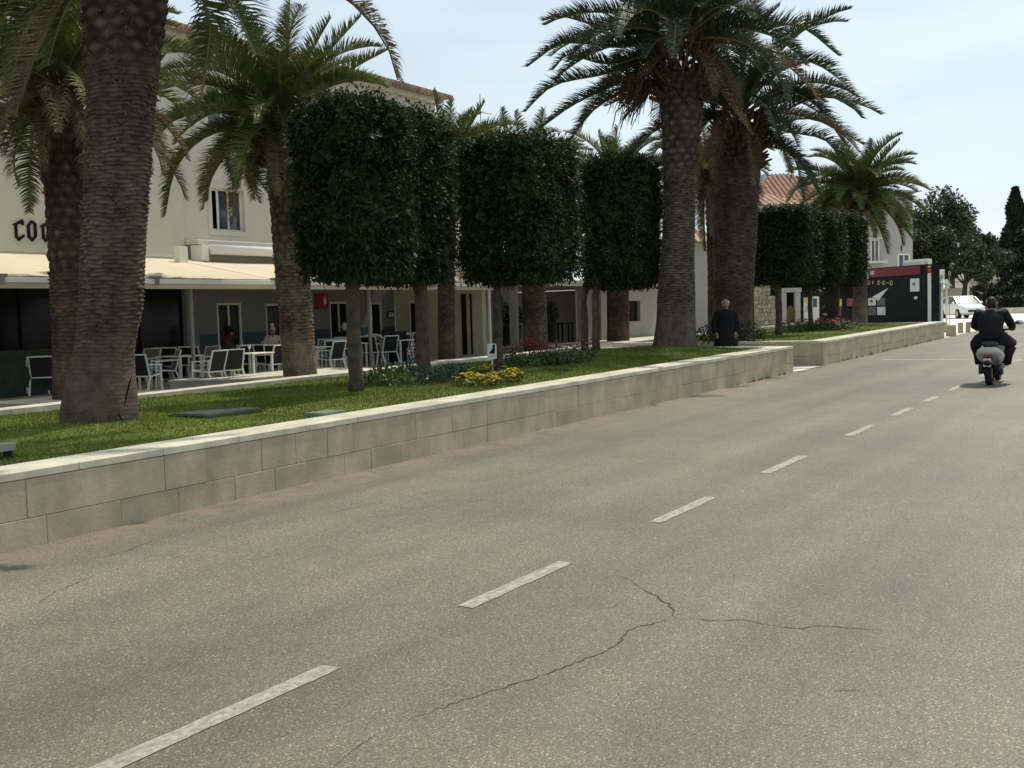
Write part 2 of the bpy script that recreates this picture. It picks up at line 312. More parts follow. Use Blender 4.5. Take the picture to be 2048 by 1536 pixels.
for k, (a, b) in enumerate(xe):
    mb = MB(); n = 14; V = []
    for i in range(n+1):
        x = a+(b-a)*i/n
        for y, sg in ((3.705, 1), (3.59, -1)):
            V.append((x+(random.uniform(-.012, .012)), y+random.uniform(-.004, .004), R(x, y)+.004))
    mb.add(V, [(2*i, 2*i+1, 2*i+3, 2*i+2) for i in range(n)])
    tag(mb.build('lane_dash', M['paint']), 'short worn white dash of the centre line', None, 'centre line dashes', 'structure')
mb = MB(); mb.add([(28.7, 6.9, R(28.7, 6.9)+.004), (28.3, -1, R(28.3, -1)+.004), (28.75, -1, R(28.75, -1)+.004), (29.0, 6.9, R(29, 6.9)+.004)], [(0, 1, 2, 3)])
tag(mb.build('road_marking', M['paint']), 'faint pale line running across the street', None, None, 'structure')
def crack(pts, w):
    P = [gp(*p) for p in pts]; Q = []
    for i in range(len(P)-1):
        n = max(2, int(np.linalg.norm(P[i+1]-P[i])/.035))
        for k in range(n): Q.append(P[i]+(P[i+1]-P[i])*k/n+np.array([random.uniform(-.012, .012), random.uniform(-.012, .012), 0]))
    Q.append(P[-1]); b = MB(); V = []
    for i, q in enumerate(Q):
        t = Q[min(i+1, len(Q)-1)]-Q[max(i-1, 0)]; t = t/np.linalg.norm(t); nrm = np.array([-t[1], t[0], 0])
        ww = w*random.uniform(.35, 1.2)*min(1, (i+1)/6, (len(Q)-i)/6)/2
        for sg in (1, -1): p = q+nrm*ww*sg; V.append((p[0], p[1], R(p[0], p[1])+.003))
    b.add(V, [(2*i, 2*i+1, 2*i+3, 2*i+2) for i in range(len(Q)-1)]); return b
b = crack([(1352, 1237), (1310, 1247), (1255, 1260), (1240, 1285), (1205, 1305), (1150, 1325), (1105, 1345), (1010, 1375), (930, 1400), (860, 1425), (815, 1441)], .009)
for pts, w in (([(1352, 1237), (1340, 1212), (1318, 1195), (1275, 1175)], .012), ([(1352, 1237), (1455, 1242), (1480, 1238), (1535, 1250), (1590, 1258), (1640, 1252), (1780, 1262)], .009)):
    c2 = crack(pts, w); b.add(c2.v, c2.f)
for pts, w in (([(800, 1446), (740, 1478), (690, 1512), (650, 1545)], .004), ([(191, 1118), (244, 1105), (312, 1079)], .008), ([(60, 1215), (120, 1180), (191, 1150)], .006), ([(1545, 1446), (1575, 1449), (1605, 1451)], .01), ([(1660, 1386), (1690, 1382), (1722, 1381)], .012), ([(1290, 1178), (1255, 1160), (1235, 1148)], .006), ([(640, 1030), (760, 1005), (880, 978)], .005), ([(1250, 1200), (1225, 1215), (1180, 1222)], .006)):
    c2 = crack(pts, w); b.add(c2.v, c2.f)
tag(b.build('road_crack', M['crack']), 'thin branching crack in the asphalt', None, None, 'structure')

# ------------------------------------------------------------------ planter walls, kerbs
YW, HW = 7.7, .6
def wall_blocks(x0, x1, top, bot, split=.225, y=YW, body=1.9):
    b = MB(); g = .004
    for js, za, zb in ((top, split, HW-.065), (bot, -.08, split)):
        js = [x0]+[j for j in js if x0 < j < x1]+[x1]
        for a, c in zip(js[:-1], js[1:]):
            n = 4
            dz = random.uniform(-.003, .003)
            V = []
            for x in (a+g/2, c-g/2):
                for yy in (y+dz, y+.3):
                    for z in (za+g/2, zb-g/2): V.append((x, yy, R(x, y)+z))
            b.add(V, [(0, 1, 3, 2), (4, 6, 7, 5), (0, 4, 5, 1), (2, 3, 7, 6), (1, 5, 7, 3), (0, 2, 6, 4)])
    return b
def planter(x0, x1, top, bot, cop, label):
    t = thing('planter_wall', label, 'wall', (0, 0, 0), 0, 'low stone walls along the street')
    wall_blocks(x0, x1, top, bot).build('stone_face', M['stone'], t, bevel=.004)
    b = MB()
    def slab(xa, xb, ya, yb, za, zb):
        V = [(x, yy, R(x, YW)+z) for x in (xa, xb) for yy in (ya, yb) for z in (za, zb)]
        b.add(V, [(0, 1, 3, 2), (4, 6, 7, 5), (0, 4, 5, 1), (2, 3, 7, 6), (1, 5, 7, 3), (0, 2, 6, 4)])
    slab(x0+.01, x1-.01, YW+.012, YW+.34, -.1, HW-.067)
    b.build('mortar_core', M['joint'], t)
    b = MB(); js = [x0]+[j for j in cop if x0 < j < x1]+[x1]
    for a, c in zip(js[:-1], js[1:]): slab(a+.002, c-.002, YW-.006, YW+.47, HW-.062, HW)
    b.build('coping', M['coping'], t, bevel=.006)
    return t
def xj(pts, z): return [vy(x, y, YW)[0] for x, y in pts]
topj = xj([(53.6, 1000), (329.6, 950), (413, 930), (524, 910), (592, 895), (655, 880), (707, 870), (778, 855), (832, 840)], 0)
botj = xj([(94, 1060), (243, 1030), (358, 1005), (471, 985), (551, 965), (613, 955), (690, 935), (743, 925), (802, 915), (859, 900)], 0)
copj = xj([(157, 925), (326, 897), (476, 872), (619, 850), (715, 834), (833, 815)], 0)
def extend(js, x0, x1, lo, hi):
    js = sorted(js)
    while js[-1] < x1: js.append(js[-1]+random.uniform(lo, hi))
    while js[0] > x0: js.insert(0, js[0]-random.uniform(lo, hi))
    return js
w1 = planter(-8, 24.13, extend(topj, -8, 24, .55, 1.), extend(botj, -8, 24, .5, .8), extend(copj, -8, 24, .8, 1.2), 'longer stone planter wall in front, pale coping, two courses of blocks')
w2 = planter(26.52, 41.57, extend([27.], 26.5, 41, .6, 1.), extend([27.4], 26.5, 41, .5, .8), extend([27.5], 26.5, 41, .9, 1.2), 'shorter stone planter wall beyond the path, weeds at its foot')
def returns(t, x, sgn, mname):
    # the wall turns the corner along the path
    b = MB(); ys = [YW+.3+.48*k for k in range(12)]
    xa, xb = (x-.3, x) if sgn > 0 else (x, x+.3)
    for za, zb in ((-.08, .225), (.225, HW-.065)):
        off = .24 if za < 0 else 0
        for k in range(11):
            y0, y1 = ys[k]+off*(k > 0), ys[k+1]+off
            if y1 > 13.15: y1 = 13.15
            if y0 >= y1: continue
            b.bx(xa, xb, y0+.003, y1-.003, R(x, 8)+za+.003, R(x, 8)+zb-.003)
    b.build('stone_return', M['stone'], t, bevel=.004)
    b = MB()
    for k in range(5): b.bx(*( (x-.47, x) if sgn > 0 else (x, x+.47)), YW+.472+k*1.0, YW+.47+(k+1)*1.0, R(x, 8)+HW-.062, R(x, 8)+HW)
    b.build('return_coping', M['coping'], t, bevel=.006)
returns(w1, 24.13, 1, ''); returns(w2, 26.52, -1, '')
# weeds along the foot of the far wall
b = MB()
for k in range(100):
    x = random.uniform(27.5, 41.3) if k > 14 else random.uniform(20.5, 24)
    for j in range(7):
        a = random.uniform(0, 2*PI); h = random.uniform(.02, .11)
        p = Vector((x+random.uniform(-.05, .05), 7.68, R(x, 7.7))); q = p+Vector((math.cos(a)*.04, -abs(math.sin(a))*.03, h))
        b.add([p+Vector((-.008, 0, 0)), p+Vector((.008, 0, 0)), q], [(0, 1, 2)])
tag(b.build('weeds', M['shrub']), 'thin dry weeds growing along the foot of the far wall', 'weeds', None, 'stuff')
# kerb along the back of the lawn
for x0, x1, lab in ((-8, 24.13, 'long pale stone kerb along the back of the near lawn'), (26.52, 44, 'pale stone kerb at the back of the far lawn')):
    b = MB(); x = x0; t = None
    while x < x1-.05:
        e = min(x+1.1, x1)
        V = [(xx, yy, R(xx, 8)+z) for xx in (x+.003, e-.003) for yy in (13.15, 13.5) for z in (.2, .61)]
        b.add(V, [(0, 1, 3, 2), (4, 6, 7, 5), (0, 4, 5, 1), (2, 3, 7, 6), (1, 5, 7, 3), (0, 2, 6, 4)]); x = e
    o = b.build('stone_kerb', M['coping'], bevel=.006); tag(o, lab, 'kerb', 'stone kerbs behind the lawns')
# far end of the second lawn
b = MB(); b.bx(41.3, 41.6, YW+.474, 13.15, R(41, 8)-.05, R(41, 8)+HW-.01); tag(b.build('end_wall', M['coping']), 'low stone wall closing the far end of the far lawn', 'wall')
# lawns
def lawn_z(x, y):
    u = min(max((y-8.15)/5, 0), 1)
    z = R(x, 8)+.535+.04*math.sin(u*PI)+.012*math.sin(x*1.7+y*2.1)
    z += .1*math.exp(-((x-23.0)**2+(y-10.3)**2)/1.6)+.05*math.exp(-((x-7.8)**2+(y-10.4)**2)/1.)
    return z
for nm, x0, x1, lab in (('lawn', -8, 23.68, 'near lawn of short mown grass behind the long planter wall'), ('lawn', 26.98, 41.35, 'far lawn of short mown grass beyond the path')):
    sheet(nm, list(np.linspace(x0, x1, int((x1-x0)*3))), list(np.linspace(8.16, 13.16, 16)), lawn_z, M['grass'], lab)
def blades(x0, x1, n, lab):
    px = RNG.uniform(x0, x1, n); py = RNG.uniform(8.18, 13.14, n)
    dens = np.clip(1.25-np.hypot(px, py)/45, .25, 1); k = RNG.random(n) < dens; px, py = px[k], py[k]; n = len(px)
    pz = np.array([lawn_z(a, b_) for a, b_ in zip(px, py)])-.004
    a = RNG.uniform(0, 2*PI, n); h = RNG.uniform(.012, .04, n); w = RNG.uniform(.003, .006, n)*(1+np.hypot(px, py)/25)
    base = np.stack([px, py, pz], -1); sd = np.stack([np.cos(a), np.sin(a), 0*a], -1)*w[:, None]
    ln = RNG.normal(0, .4, (n, 2)); tip = base+np.stack([ln[:, 0]*h, ln[:, 1]*h, h], -1)
    V = np.stack([base-sd, base+sd, tip], 1).reshape(-1, 3); F = np.arange(3*n).reshape(-1, 3)
    tag(npmesh('grass', V, F, M['blade']), lab, 'grass', None, 'stuff')
blades(2, 23.66, 150000, 'short grass blades of the near lawn'); blades(27, 41.3, 45000, 'short grass blades of the far lawn')

# slabs lying in the lawn
def slab_at(px, dims, rz, m, lab, name='cover_slab', h=.045):
    P = gp(px[0], px[1], .57); b = MB(); b.box((0, 0, h/2-.01), (dims[0], dims[1], h+.02)); b.box((0, 0, h+.006), (dims[0]*.93, dims[1]*.93, .01))
    return tag(b.build(name, m, loc=(P[0], P[1], lawn_z(P[0], P[1])), rz=rz, bevel=.005), lab, 'slab')
slab_at((432, 829), (.95, .6), .1, M['slabdark'], 'dark green square cover slab lying in the lawn right of the big palm')
slab_at((652, 829), (.42, .3), .05, M['green'], 'pale green cover plate in the grass beside the wall coping')
t = thing('spotlight', 'small grey box spotlight on the grass in the lower left corner', 'light', (gp(4, 915, .56)[0], gp(4, 915, .56)[1], lawn_z(*gp(4, 915, .56)[:2])), .1)
b = MB(); b.box((0, 0, .1), (.2, .14, .07)); b.build('housing', M['concrete'], t, bevel=.008)
for xx in (-.06, .06): b = MB(); b.box((xx, 0, .03), (.025, .1, .08)); b.build('bracket', M['plastic'], t)

# ------------------------------------------------------------------ palms
def hash2(a, b): v = np.sin(a*127.1+b*311.7)*43758.5453; return v-np.floor(v)
def palm_trunk(t, pts, depth, m, res=120, pitch=.055, boots=None, seed=0, base_z=None):
    # pts: (px, py, width px) from the ground up
    d = np.array([p[3] if len(p) > 3 else depth for p in pts]); ctr = np.array([at(p[0], p[1], dd) for p, dd in zip(pts, d)]); rad = np.array([p[2]*dd/FPX/2 for p, dd in zip(pts, d)])
    if base_z is not None:
        ctr = np.vstack([[ctr[0][0], ctr[0][1], base_z-.12], ctr]); rad = np.concatenate([[rad[0]*1.02], rad])
    seg = np.concatenate([[0], np.cumsum(np.linalg.norm(np.diff(ctr, axis=0), axis=1))]); H = seg[-1]
    nr = int(H/ (pitch/4.5)); z = np.linspace(0, H, nr)
    cx = [np.interp(z, seg, ctr[:, i]) for i in range(3)]; r = np.interp(z, seg, rad)
    k = max(3, int(.5/(H/nr))) | 1; ker = np.hanning(k+2)[1:-1]; ker /= ker.sum()
    sm = lambda a: np.convolve(np.pad(a, k//2, 'edge'), ker, 'valid')
    cx = [sm(a) for a in cx]; r = sm(r)
    th = np.linspace(0, 2*PI, res, endpoint=False); Z, T = np.meshgrid(z, th, indexing='ij')
    zz = Z+.012*np.sin(T*2+Z*1.3+seed)+.007*np.sin(T*5-Z*5)
    row = np.floor(zz/pitch); fr = zz/pitch-row; N = 9
    u = T*N/(2*PI)+.5*(row % 2)+.35*hash2(row, seed+row*0); ui = np.floor(u) % N; fu = u-np.floor(u)
    lens = np.sin(PI*fu)
    h = .030*(1-fr)**1.0*lens**.45*(.7+.6*hash2(row, ui+seed)); tone = .12+.52*(1-fr)**.8*lens**.5+.2*(hash2(row+3, ui)-.5)
    fade = np.clip((Z-.45)/.9, 0.15, 1); h *= fade; tone = .48*(1-fade)+tone*fade
    if boots is not None:
        zb = boots*H; wgt = np.clip((zz-zb)/.35, 0, 1)
        bp = pitch*2.7; NB = 11; row2 = np.floor(zz/bp); f2 = zz/bp-row2; u2 = T*NB/(2*PI)+.5*(row2 % 2)+.3*hash2(row2, 3.+0*row2)+.05*np.sin(T*9+Z*4); ui2 = np.floor(u2) % NB; fu2 = u2-np.floor(u2)
        dd = np.abs(fu2-.5)*2+np.abs(f2-.5)*1.7; lump = np.clip(1.15-dd, 0, 1)**.6
        h2 = .045*lump*(.35+1.1*hash2(row2, ui2+9)); t2 = .12+.5*np.clip(1.0-dd*1.05, 0, 1)**.7*(.5+.7*hash2(row2+1, ui2))
        h = h*(1-wgt)+h2*wgt; tone = tone*(1-wgt)+t2*wgt
    sc_n = np.sin(T*1.7+Z*.9+seed)*np.sin(T*2.6-Z*1.7+2*seed)+.6*np.sin(Z*5.3+T*1.1); h *= np.clip(.85+.3*sc_n, .2, 1.4); tone = np.clip(tone+.09*sc_n+.08*(hash2(np.floor(T*40), np.floor(Z*90))-.5), 0, 1)
    h += .012*np.sin(T*2+seed)+.008*np.sin(T*5+Z*1.3)
    rr = r[:, None]+h-.015
    V = np.stack([cx[0][:, None]+rr*np.cos(T), cx[1][:, None]+rr*np.sin(T), np.broadcast_to(cx[2][:, None], T.shape)], -1).reshape(-1, 3)
    i, j = np.meshgrid(np.arange(nr-1), np.arange(res), indexing='ij'); j2 = (j+1) % res
    F = np.stack([i*res+j, i*res+j2, (i+1)*res+j2, (i+1)*res+j], -1).reshape(-1, 4)
    V = np.vstack([V, [[cx[0][-1], cx[1][-1], cx[2][-1]+.05]]]);
    tn_ = np.concatenate([tone.ravel(), [.3]])
    rg = np.random.default_rng(seed+77); b = MB()
    for k in range(240):
        i_ = int(nr*rg.uniform(.35, .99)**.8); a = rg.uniform(0, 2*PI); i_ = min(i_, nr-1); dr = np.array([math.cos(a), math.sin(a), 0]); q = np.array([cx[0][i_], cx[1][i_], cx[2][i_]])+dr*(r[i_]-.01)
        l = rg.uniform(.03, .085)*(1.4 if i_ > nr*.75 else 1); e = q+dr*l*rg.uniform(.5, 1)+np.array([-dr[1], dr[0], 0])*rg.normal(0, .03)+np.array([0, 0, l*rg.uniform(-.2, .9)]); b.tube([q, e], [rg.uniform(.012, .028), .006], 4)
    n0 = len(V); V = np.vstack([V, np.array(b.v)]); F = np.vstack([F, np.array(b.f)+n0]); tn_ = np.concatenate([tn_, np.tile([.35, .35, .35, .35, .75, .75, .75, .75], len(b.v)//8)])
    o = npmesh('trunk', V, F, m, t, True, tn_)
    return o
class Crown:
    def __init__(s, rng): s.lv = []; s.rb = MB(); s.dv = []; s.rng = rng
    def frond(s, P, ll=.48, per=.026, dry=False, thin=1., cup=.7):
        P = np.array(P, float); n0 = len(P)
        # smooth polyline (Catmull-Rom)
        if n0 > 2:
            Q = [P[0]]; E = np.vstack([2*P[0]-P[1], P, 2*P[-1]-P[-2]])
            for i in range(n0-1):
                p0, p1, p2, p3 = E[i:i+4]
                for k in range(1, 7):
                    u = k/6; Q.append(.5*((2*p1)+(-p0+p2)*u+(2*p0-5*p1+4*p2-p3)*u*u+(-p0+3*p1-3*p2+p3)*u**3))
            P = np.array(Q)
        sg = np.concatenate([[0], np.cumsum(np.linalg.norm(np.diff(P, axis=0), axis=1))]); Lf = sg[-1]
        m = int(Lf/per); sv = np.linspace(Lf*.14, Lf*.995, m); rng = s.rng
        pos = np.stack([np.interp(sv, sg, P[:, i]) for i in range(3)], -1)
        tn = np.stack([np.interp(np.minimum(sv+.05, Lf), sg, P[:, i])-np.interp(np.maximum(sv-.05, 0), sg, P[:, i]) for i in range(3)], -1); tn /= np.linalg.norm(tn, axis=1)[:, None]
        side = np.cross(tn, [0, 0, 1.]); nn = np.linalg.norm(side, axis=1)[:, None]; side = np.where(nn > .05, side/np.maximum(nn, 1e-6), np.array([[1., 0, 0]])); upv = np.cross(side, tn)
        u = sv/Lf; prof = np.minimum(1, (u/.28)**.7)*np.clip((1.02-u)/.35, .16, 1)**.6
        for sgn in (1, -1):
            l = ll*prof*rng.uniform(.8, 1.1, m); cu = cup+rng.normal(0, .16, m)
            d = side*sgn*.78+tn*(.42+.4*u[:, None])+upv*cu[:, None]+rng.normal(0, .07, (m, 3)); d /= np.linalg.norm(d, axis=1)[:, None]
            w = tn*.012*thin*(1 if not dry else .75); base = pos
            mid = base+d*l[:, None]*.55; d2 = d+np.array([0, 0, -.3 if not dry else -.9])*1.; d2 /= np.linalg.norm(d2, axis=1)[:, None]; tip = mid+d2*l[:, None]*.5
            q = np.stack([base-w, base+w, mid+w*1.1, mid-w*1.1, mid-w*1.1, mid+w*1.1, tip+w*.12, tip-w*.12], 1)
            (s.dv if dry else s.lv).append(q.reshape(-1, 3))
        k = np.linspace(0, Lf, 12); pp = [[np.interp(a, sg, P[:, i]) for i in range(3)] for a in k]
        s.rb.tube(pp, [.028*(1-.85*a/Lf)+.003 for a in k], 5, m=1 if dry else 0)
    def arc(s, c, az, el, L, bend, **kw):
        n = 9; p = np.array(c, float); P = [p.copy()]
        for i in range(n):
            u = (i+.5)/n; e = el-bend*u**1.25
            p = p+np.array([math.cos(az)*math.cos(e), math.sin(az)*math.cos(e), math.sin(e)])*L/n; P.append(p.copy())
        s.frond(P[::2]+[P[-1]] if n % 2 else P[::2], **kw)
    def fill(s, c, n, L, seed, r0=.15, el0=1.35, el1=-.35, dry=0, ll=.42, **kw):
        rng = s.rng
        for i in range(n):
            f = (i+.5)/n; az = i*2.39996+seed; el = el0+(el1-el0)*f**.9+rng.normal(0, .08)
            cc = np.array(c)+np.array([math.cos(az)*r0, math.sin(az)*r0, .35*(.5-f)])
            s.arc(cc, az, el, L*rng.uniform(.82, 1.05), rng.uniform(.95, 1.5), ll=ll, dry=(i >= n-dry), **kw)
    def build(s, t, m):
        for lv, mm, nm in ((s.lv, m, 'crown'), (s.dv, M['fronddry'], 'dead_fronds')):
            if lv:
                V = np.concatenate(lv); n = len(V)//4
                npmesh(nm, V, np.arange(4*n).reshape(-1, 4), mm, t)
        s.rb.build('frond_stems', [M['rachis'], M['fronddry']], t)
def palm(label, trunk, depth, m, ctr, L, n, seed, base_z, traces=(), dead=(), boots=.6, pitch=.075, res=130, fm='frond', ll=.48, nfill_dry=2, per=.026, thin=1., heart=.42, stalks=None, fillkw={}, inner=True):
    t = thing('palm_tree', label, 'palm tree', (0, 0, 0), 0, 'date palms')
    palm_trunk(t, trunk, depth, m, res, pitch, boots, seed, base_z)
    cr = Crown(np.random.default_rng(seed+100)); c = at(ctr[0], ctr[1], depth)
    for pth, dry in [(p, False) for p in traces]+[(p, True) for p in dead]:
        dz = cr.rng.uniform(-1.3, .5); P = [at(x, y, depth+dz*(i/(len(pth)-1))) for i, (x, y) in enumerate(pth)]
        P[0] = c+(P[0]-c)*.5; cr.frond(P, ll, per, dry, thin)
    cr.fill(c, int(n*1.1), L, seed, dry=nfill_dry, ll=ll, per=per, thin=thin, **fillkw); inner and cr.fill(np.array(c)-np.array([0, 0, .15]), int(n*.55), L*.6, seed+1.3, el0=1.2, el1=-.75, dry=nfill_dry+3, ll=ll*.8, per=per*1.2, thin=thin); cr.build(t, M[fm])
    # heart of old leaf bases under the crown
    b = MB(); rng = np.random.default_rng(seed+5)
    for k in range(130):
        a = k*2.39996; f = k/130; hz = .75+max(0, heart-.5)*2.2; p0 = Vector(c)+Vector((math.cos(a)*heart*(.55+.2*f), math.sin(a)*heart*(.55+.2*f), -hz+f*hz))
        e = .35+f*.8; p1 = p0+Vector((math.cos(a)*math.cos(e), math.sin(a)*math.cos(e), math.sin(e)))*rng.uniform(.22, .5)
        b.tube([p0-Vector((math.cos(a), math.sin(a), 0))*.1, p0, p1], [.06, .055, .025], 5)
    b.build('leaf_bases', M['stalk'], t)
    if stalks:
        b = MB()
        for k in range(170):
            a = rng.normal(stalks[2], .6); e = rng.uniform(-.9, .2); p = Vector(at(stalks[0], stalks[1], depth-.15))
            q = p+Vector((math.cos(a)*math.cos(e), math.sin(a)*math.cos(e), math.sin(e)))*rng.uniform(.4, 1.15); q2 = q+Vector((math.cos(a)*.1, math.sin(a)*.1, -rng.uniform(.15, .4)))
            b.tube([p, q, q2], [.015, .012, .006], 4)
        b.build('fruit_stalks', M['stalk'], t)
    return t
# big palm in front on the left
palm('nearest palm, swollen grey trunk cracked at the foot, on the near lawn', [(199, 856, 150), (199, 830, 150), (200, 800, 145), (203, 760, 132), (208, 715, 116), (212, 690, 112), (220, 640, 117), (224, 600, 121), (228, 500, 122), (232, 400, 121), (239, 250, 125), (246, 100, 143), (252, 0, 153), (260, -120, 160)], 12.2, M['bark'], (264, -150), 4.0, 40, 3,
     lawn_z(7.77, 10.38), [[(262, -140), (370, -70), (418, 40), (412, 140)], [(262, -140), (400, -80), (470, 20), (512, 110)], [(262, -140), (150, -60), (60, 40), (20, 170)], [(262, -140), (190, -60), (130, 20), (95, 130)], [(262, -140), (90, -80), (10, 20), (-30, 150)]],
     [[(262, -140), (560, -70), (690, -5), (768, 80), (795, 160)], [(262, -140), (395, -30), (415, 100), (396, 228)], [(262, -140), (150, -40), (80, 90), (30, 230)]], boots=.70, res=320, pitch=.047, thin=.9, nfill_dry=0, inner=False, fillkw=dict(el0=1.4, el1=.5))
# palms on the terrace
zp = FL(15)
palm('palm close behind the nearest palm, low shaggy crown at the left edge', [(144, 797, 76), (144, 700, 76), (142, 600, 76), (136, 450, 80), (131, 350, 88), (126, 290, 92), (122, 240, 98)], 20.6, M['bark2'], (118, 175), 2.9, 46, 11, .3,
     [[(118, 180), (80, 215), (62, 300), (60, 425)], [(118, 180), (135, 190), (150, 230), (158, 295)], [(118, 170), (50, 120), (0, 150), (-30, 230)], [(118, 160), (60, 60), (20, 0)]], [[(118, 190), (70, 200), (30, 260), (10, 310)], [(118, 190), (60, 190), (0, 230), (-20, 300)]], boots=.45, nfill_dry=16)
palm('brown-trunked palm rising among the cafe chairs, crown in front of the hotel window', [(600, 747, 68), (596, 690, 66), (590, 600, 67), (583, 520, 68), (576, 450, 64), (570, 390, 64), (568, 345, 58), (566, 320, 66), (564, 290, 78)], 24.8, M['bark3p'], (560, 245), 2.95, 44, 23, .42,
     [[(560, 250), (575, 120), (580, -5)], [(560, 250), (615, 120), (662, 35)], [(560, 250), (640, 125), (722, 32)], [(565, 255), (690, 148), (775, 100)], [(565, 260), (665, 165), (768, 168)], [(560, 250), (511, 102), (468, 0)], [(560, 250), (482, 126), (434, 42)], [(550, 255), (430, 125), (330, 105), (298, 140)], [(550, 260), (430, 170), (330, 150), (296, 190)],
      [(550, 270), (440, 225), (350, 240), (300, 300)], [(550, 280), (430, 265), (355, 330), (330, 432)], [(550, 280), (480, 270), (455, 310), (468, 375)], [(550, 285), (480, 300), (510, 350), (537, 388)]], [[(560, 255), (570, 100), (605, 176), (612, 268)]], boots=.5, nfill_dry=5, heart=.62)
palm('thin dark palm trunk just right of the second clipped tree, crown hidden by leaves', [(893, 716, 38), (893, 640, 36), (893, 560, 35), (892, 450, 36), (890, 400, 42)], 32.2, M['bark2'], (889, 350), 2.8, 34, 31, .4, [[(889, 350), (880, 260), (866, 180)], [(889, 350), (895, 270), (905, 200)], [(889, 350), (925, 280), (970, 203)], [(889, 350), (915, 270), (945, 218)]], boots=.6, res=60, nfill_dry=2)
palm('palm with a reddish trunk behind the red flowers by the white portico', [(1072, 692, 52), (1070, 650, 50), (1068, 600, 48), (1066, 560, 47), (1060, 450, 48), (1058, 420, 54)], 36.2, M['bark2'], (1055, 372), 2.9, 36, 37, .5, [[(1055, 370), (1015, 290), (1003, 215)], [(1055, 370), (1040, 290), (1030, 222)], [(1055, 370), (1075, 290), (1088, 218)], [(1055, 370), (985, 300), (968, 245)]], boots=.6, res=60)
palm('palm with a stout scaly trunk in front of the low white annex wall', [(1236, 684, 46), (1236, 640, 44), (1236, 590, 44), (1236, 540, 44), (1236, 440, 46), (1236, 420, 52)], 41, M['bark2'], (1236, 378), 3.1, 36, 41, .5, [[(1236, 375), (1205, 300), (1196, 262)], [(1236, 375), (1232, 300), (1235, 252)], [(1236, 375), (1262, 300), (1290, 270)], [(1236, 375), (1222, 310), (1210, 280)]], boots=.6, res=60)
# big pair in the middle
palm('tall grey palm at the far end of the near lawn, wide crown', [(1349, 694, 92), (1350, 670, 84), (1351, 640, 78), (1352, 600, 75), (1354, 540, 68), (1357, 480, 64), (1360, 400, 62), (1361, 340, 68), (1362, 270, 74), (1362, 215, 84), (1362, 150, 92)], 25.3, M['bark'], (1362, 75), 3.6, 34, 47, lawn_z(23.3, 10.2),
     [[(1362, 70), (1230, 62), (1130, 34), (1085, 42)], [(1362, 80), (1240, 95), (1130, 86), (1054, 134)], [(1362, 85), (1230, 128), (1140, 112), (1106, 140)], [(1362, 95), (1230, 143), (1110, 170), (1050, 224)], [(1362, 100), (1250, 160), (1150, 208), (1080, 258)], [(1362, 110), (1270, 170), (1190, 218), (1138, 286)],
      [(1362, 60), (1470, 70), (1590, 50), (1678, 112)], [(1362, 80), (1420, 52), (1500, 26), (1545, 48)], [(1362, 60), (1260, 10), (1190, -20)], [(1362, 60), (1320, -60), (1270, -120)], [(1362, 60), (1440, -40), (1500, -60)]], [[(1362, 90), (1392, 117), (1445, 186), (1502, 268)]], boots=.62, pitch=.06, fm='frond2', heart=.85, stalks=(1310, 165, YAW+PI*.62), ll=.5, fillkw=dict(el1=.0))
palm('heavy palm with a reddish trunk and pineapple-like top just beyond the path', [(1463, 690, 96), (1464, 660, 84), (1465, 620, 78), (1467, 560, 80), (1469, 500, 84), (1471, 440, 88), (1473, 380, 90), (1475, 330, 92), (1477, 285, 86), (1478, 250, 84)], 28.9, M['bark2'], (1480, 225), 3.6, 28, 53, lawn_z(27.45, 10.4),
     [[(1480, 170), (1530, 125), (1625, 125), (1708, 182)], [(1480, 180), (1530, 168), (1625, 205), (1692, 292)], [(1480, 200), (1540, 230), (1648, 190), (1706, 212)], [(1480, 210), (1540, 248), (1625, 238), (1728, 290)], [(1480, 220), (1525, 288), (1586, 308), (1642, 395)], [(1480, 225), (1540, 280), (1590, 320), (1606, 398)], [(1480, 210), (1560, 260), (1650, 280), (1690, 340)], [(1480, 190), (1500, 80), (1560, 10)], [(1480, 215), (1420, 240), (1370, 300), (1350, 340)]], boots=.80, pitch=.06, fm='frond2', heart=.85, nfill_dry=3, ll=.5, fillkw=dict(el1=.0))
palm('slim palm hidden behind the heavy reddish palm, yellowing fronds hanging in the gap', [(1432, 668, 34), (1432, 560, 32), (1430, 450, 33), (1428, 380, 36)], 40, M['bark2'], (1416, 350), 2.5, 40, 59, FL(37), [[(1425, 330), (1410, 340), (1408, 420), (1412, 500)]], [[(1425, 330), (1418, 340), (1420, 400), (1424, 470)], [(1425, 330), (1412, 360), (1404, 420), (1402, 470)]], boots=.6, res=60, nfill_dry=6)
palm('farthest palm on the far lawn in front of the red kiosk, low spreading crown', [(1720, 647, 30), (1720, 600, 27), (1719, 540, 26), (1718, 470, 27), (1717, 440, 34)], 42.4, M['bark'], (1715, 385), 2.7, 40, 61, lawn_z(40.5, 11.1),
     [[(1715, 385), (1738, 330), (1744, 278)], [(1715, 385), (1768, 335), (1826, 318)], [(1715, 385), (1755, 330), (1800, 280)], [(1715, 390), (1765, 393), (1800, 400), (1824, 435)], [(1715, 395), (1757, 412), (1792, 436), (1826, 480)], [(1715, 395), (1750, 440), (1766, 476), (1774, 506)], [(1715, 385), (1650, 350), (1600, 372), (1575, 405)], [(1715, 395), (1660, 420), (1625, 430), (1600, 450)], [(1715, 385), (1690, 320), (1665, 290)]], boots=.5, res=60, thin=1.2, heart=.4)

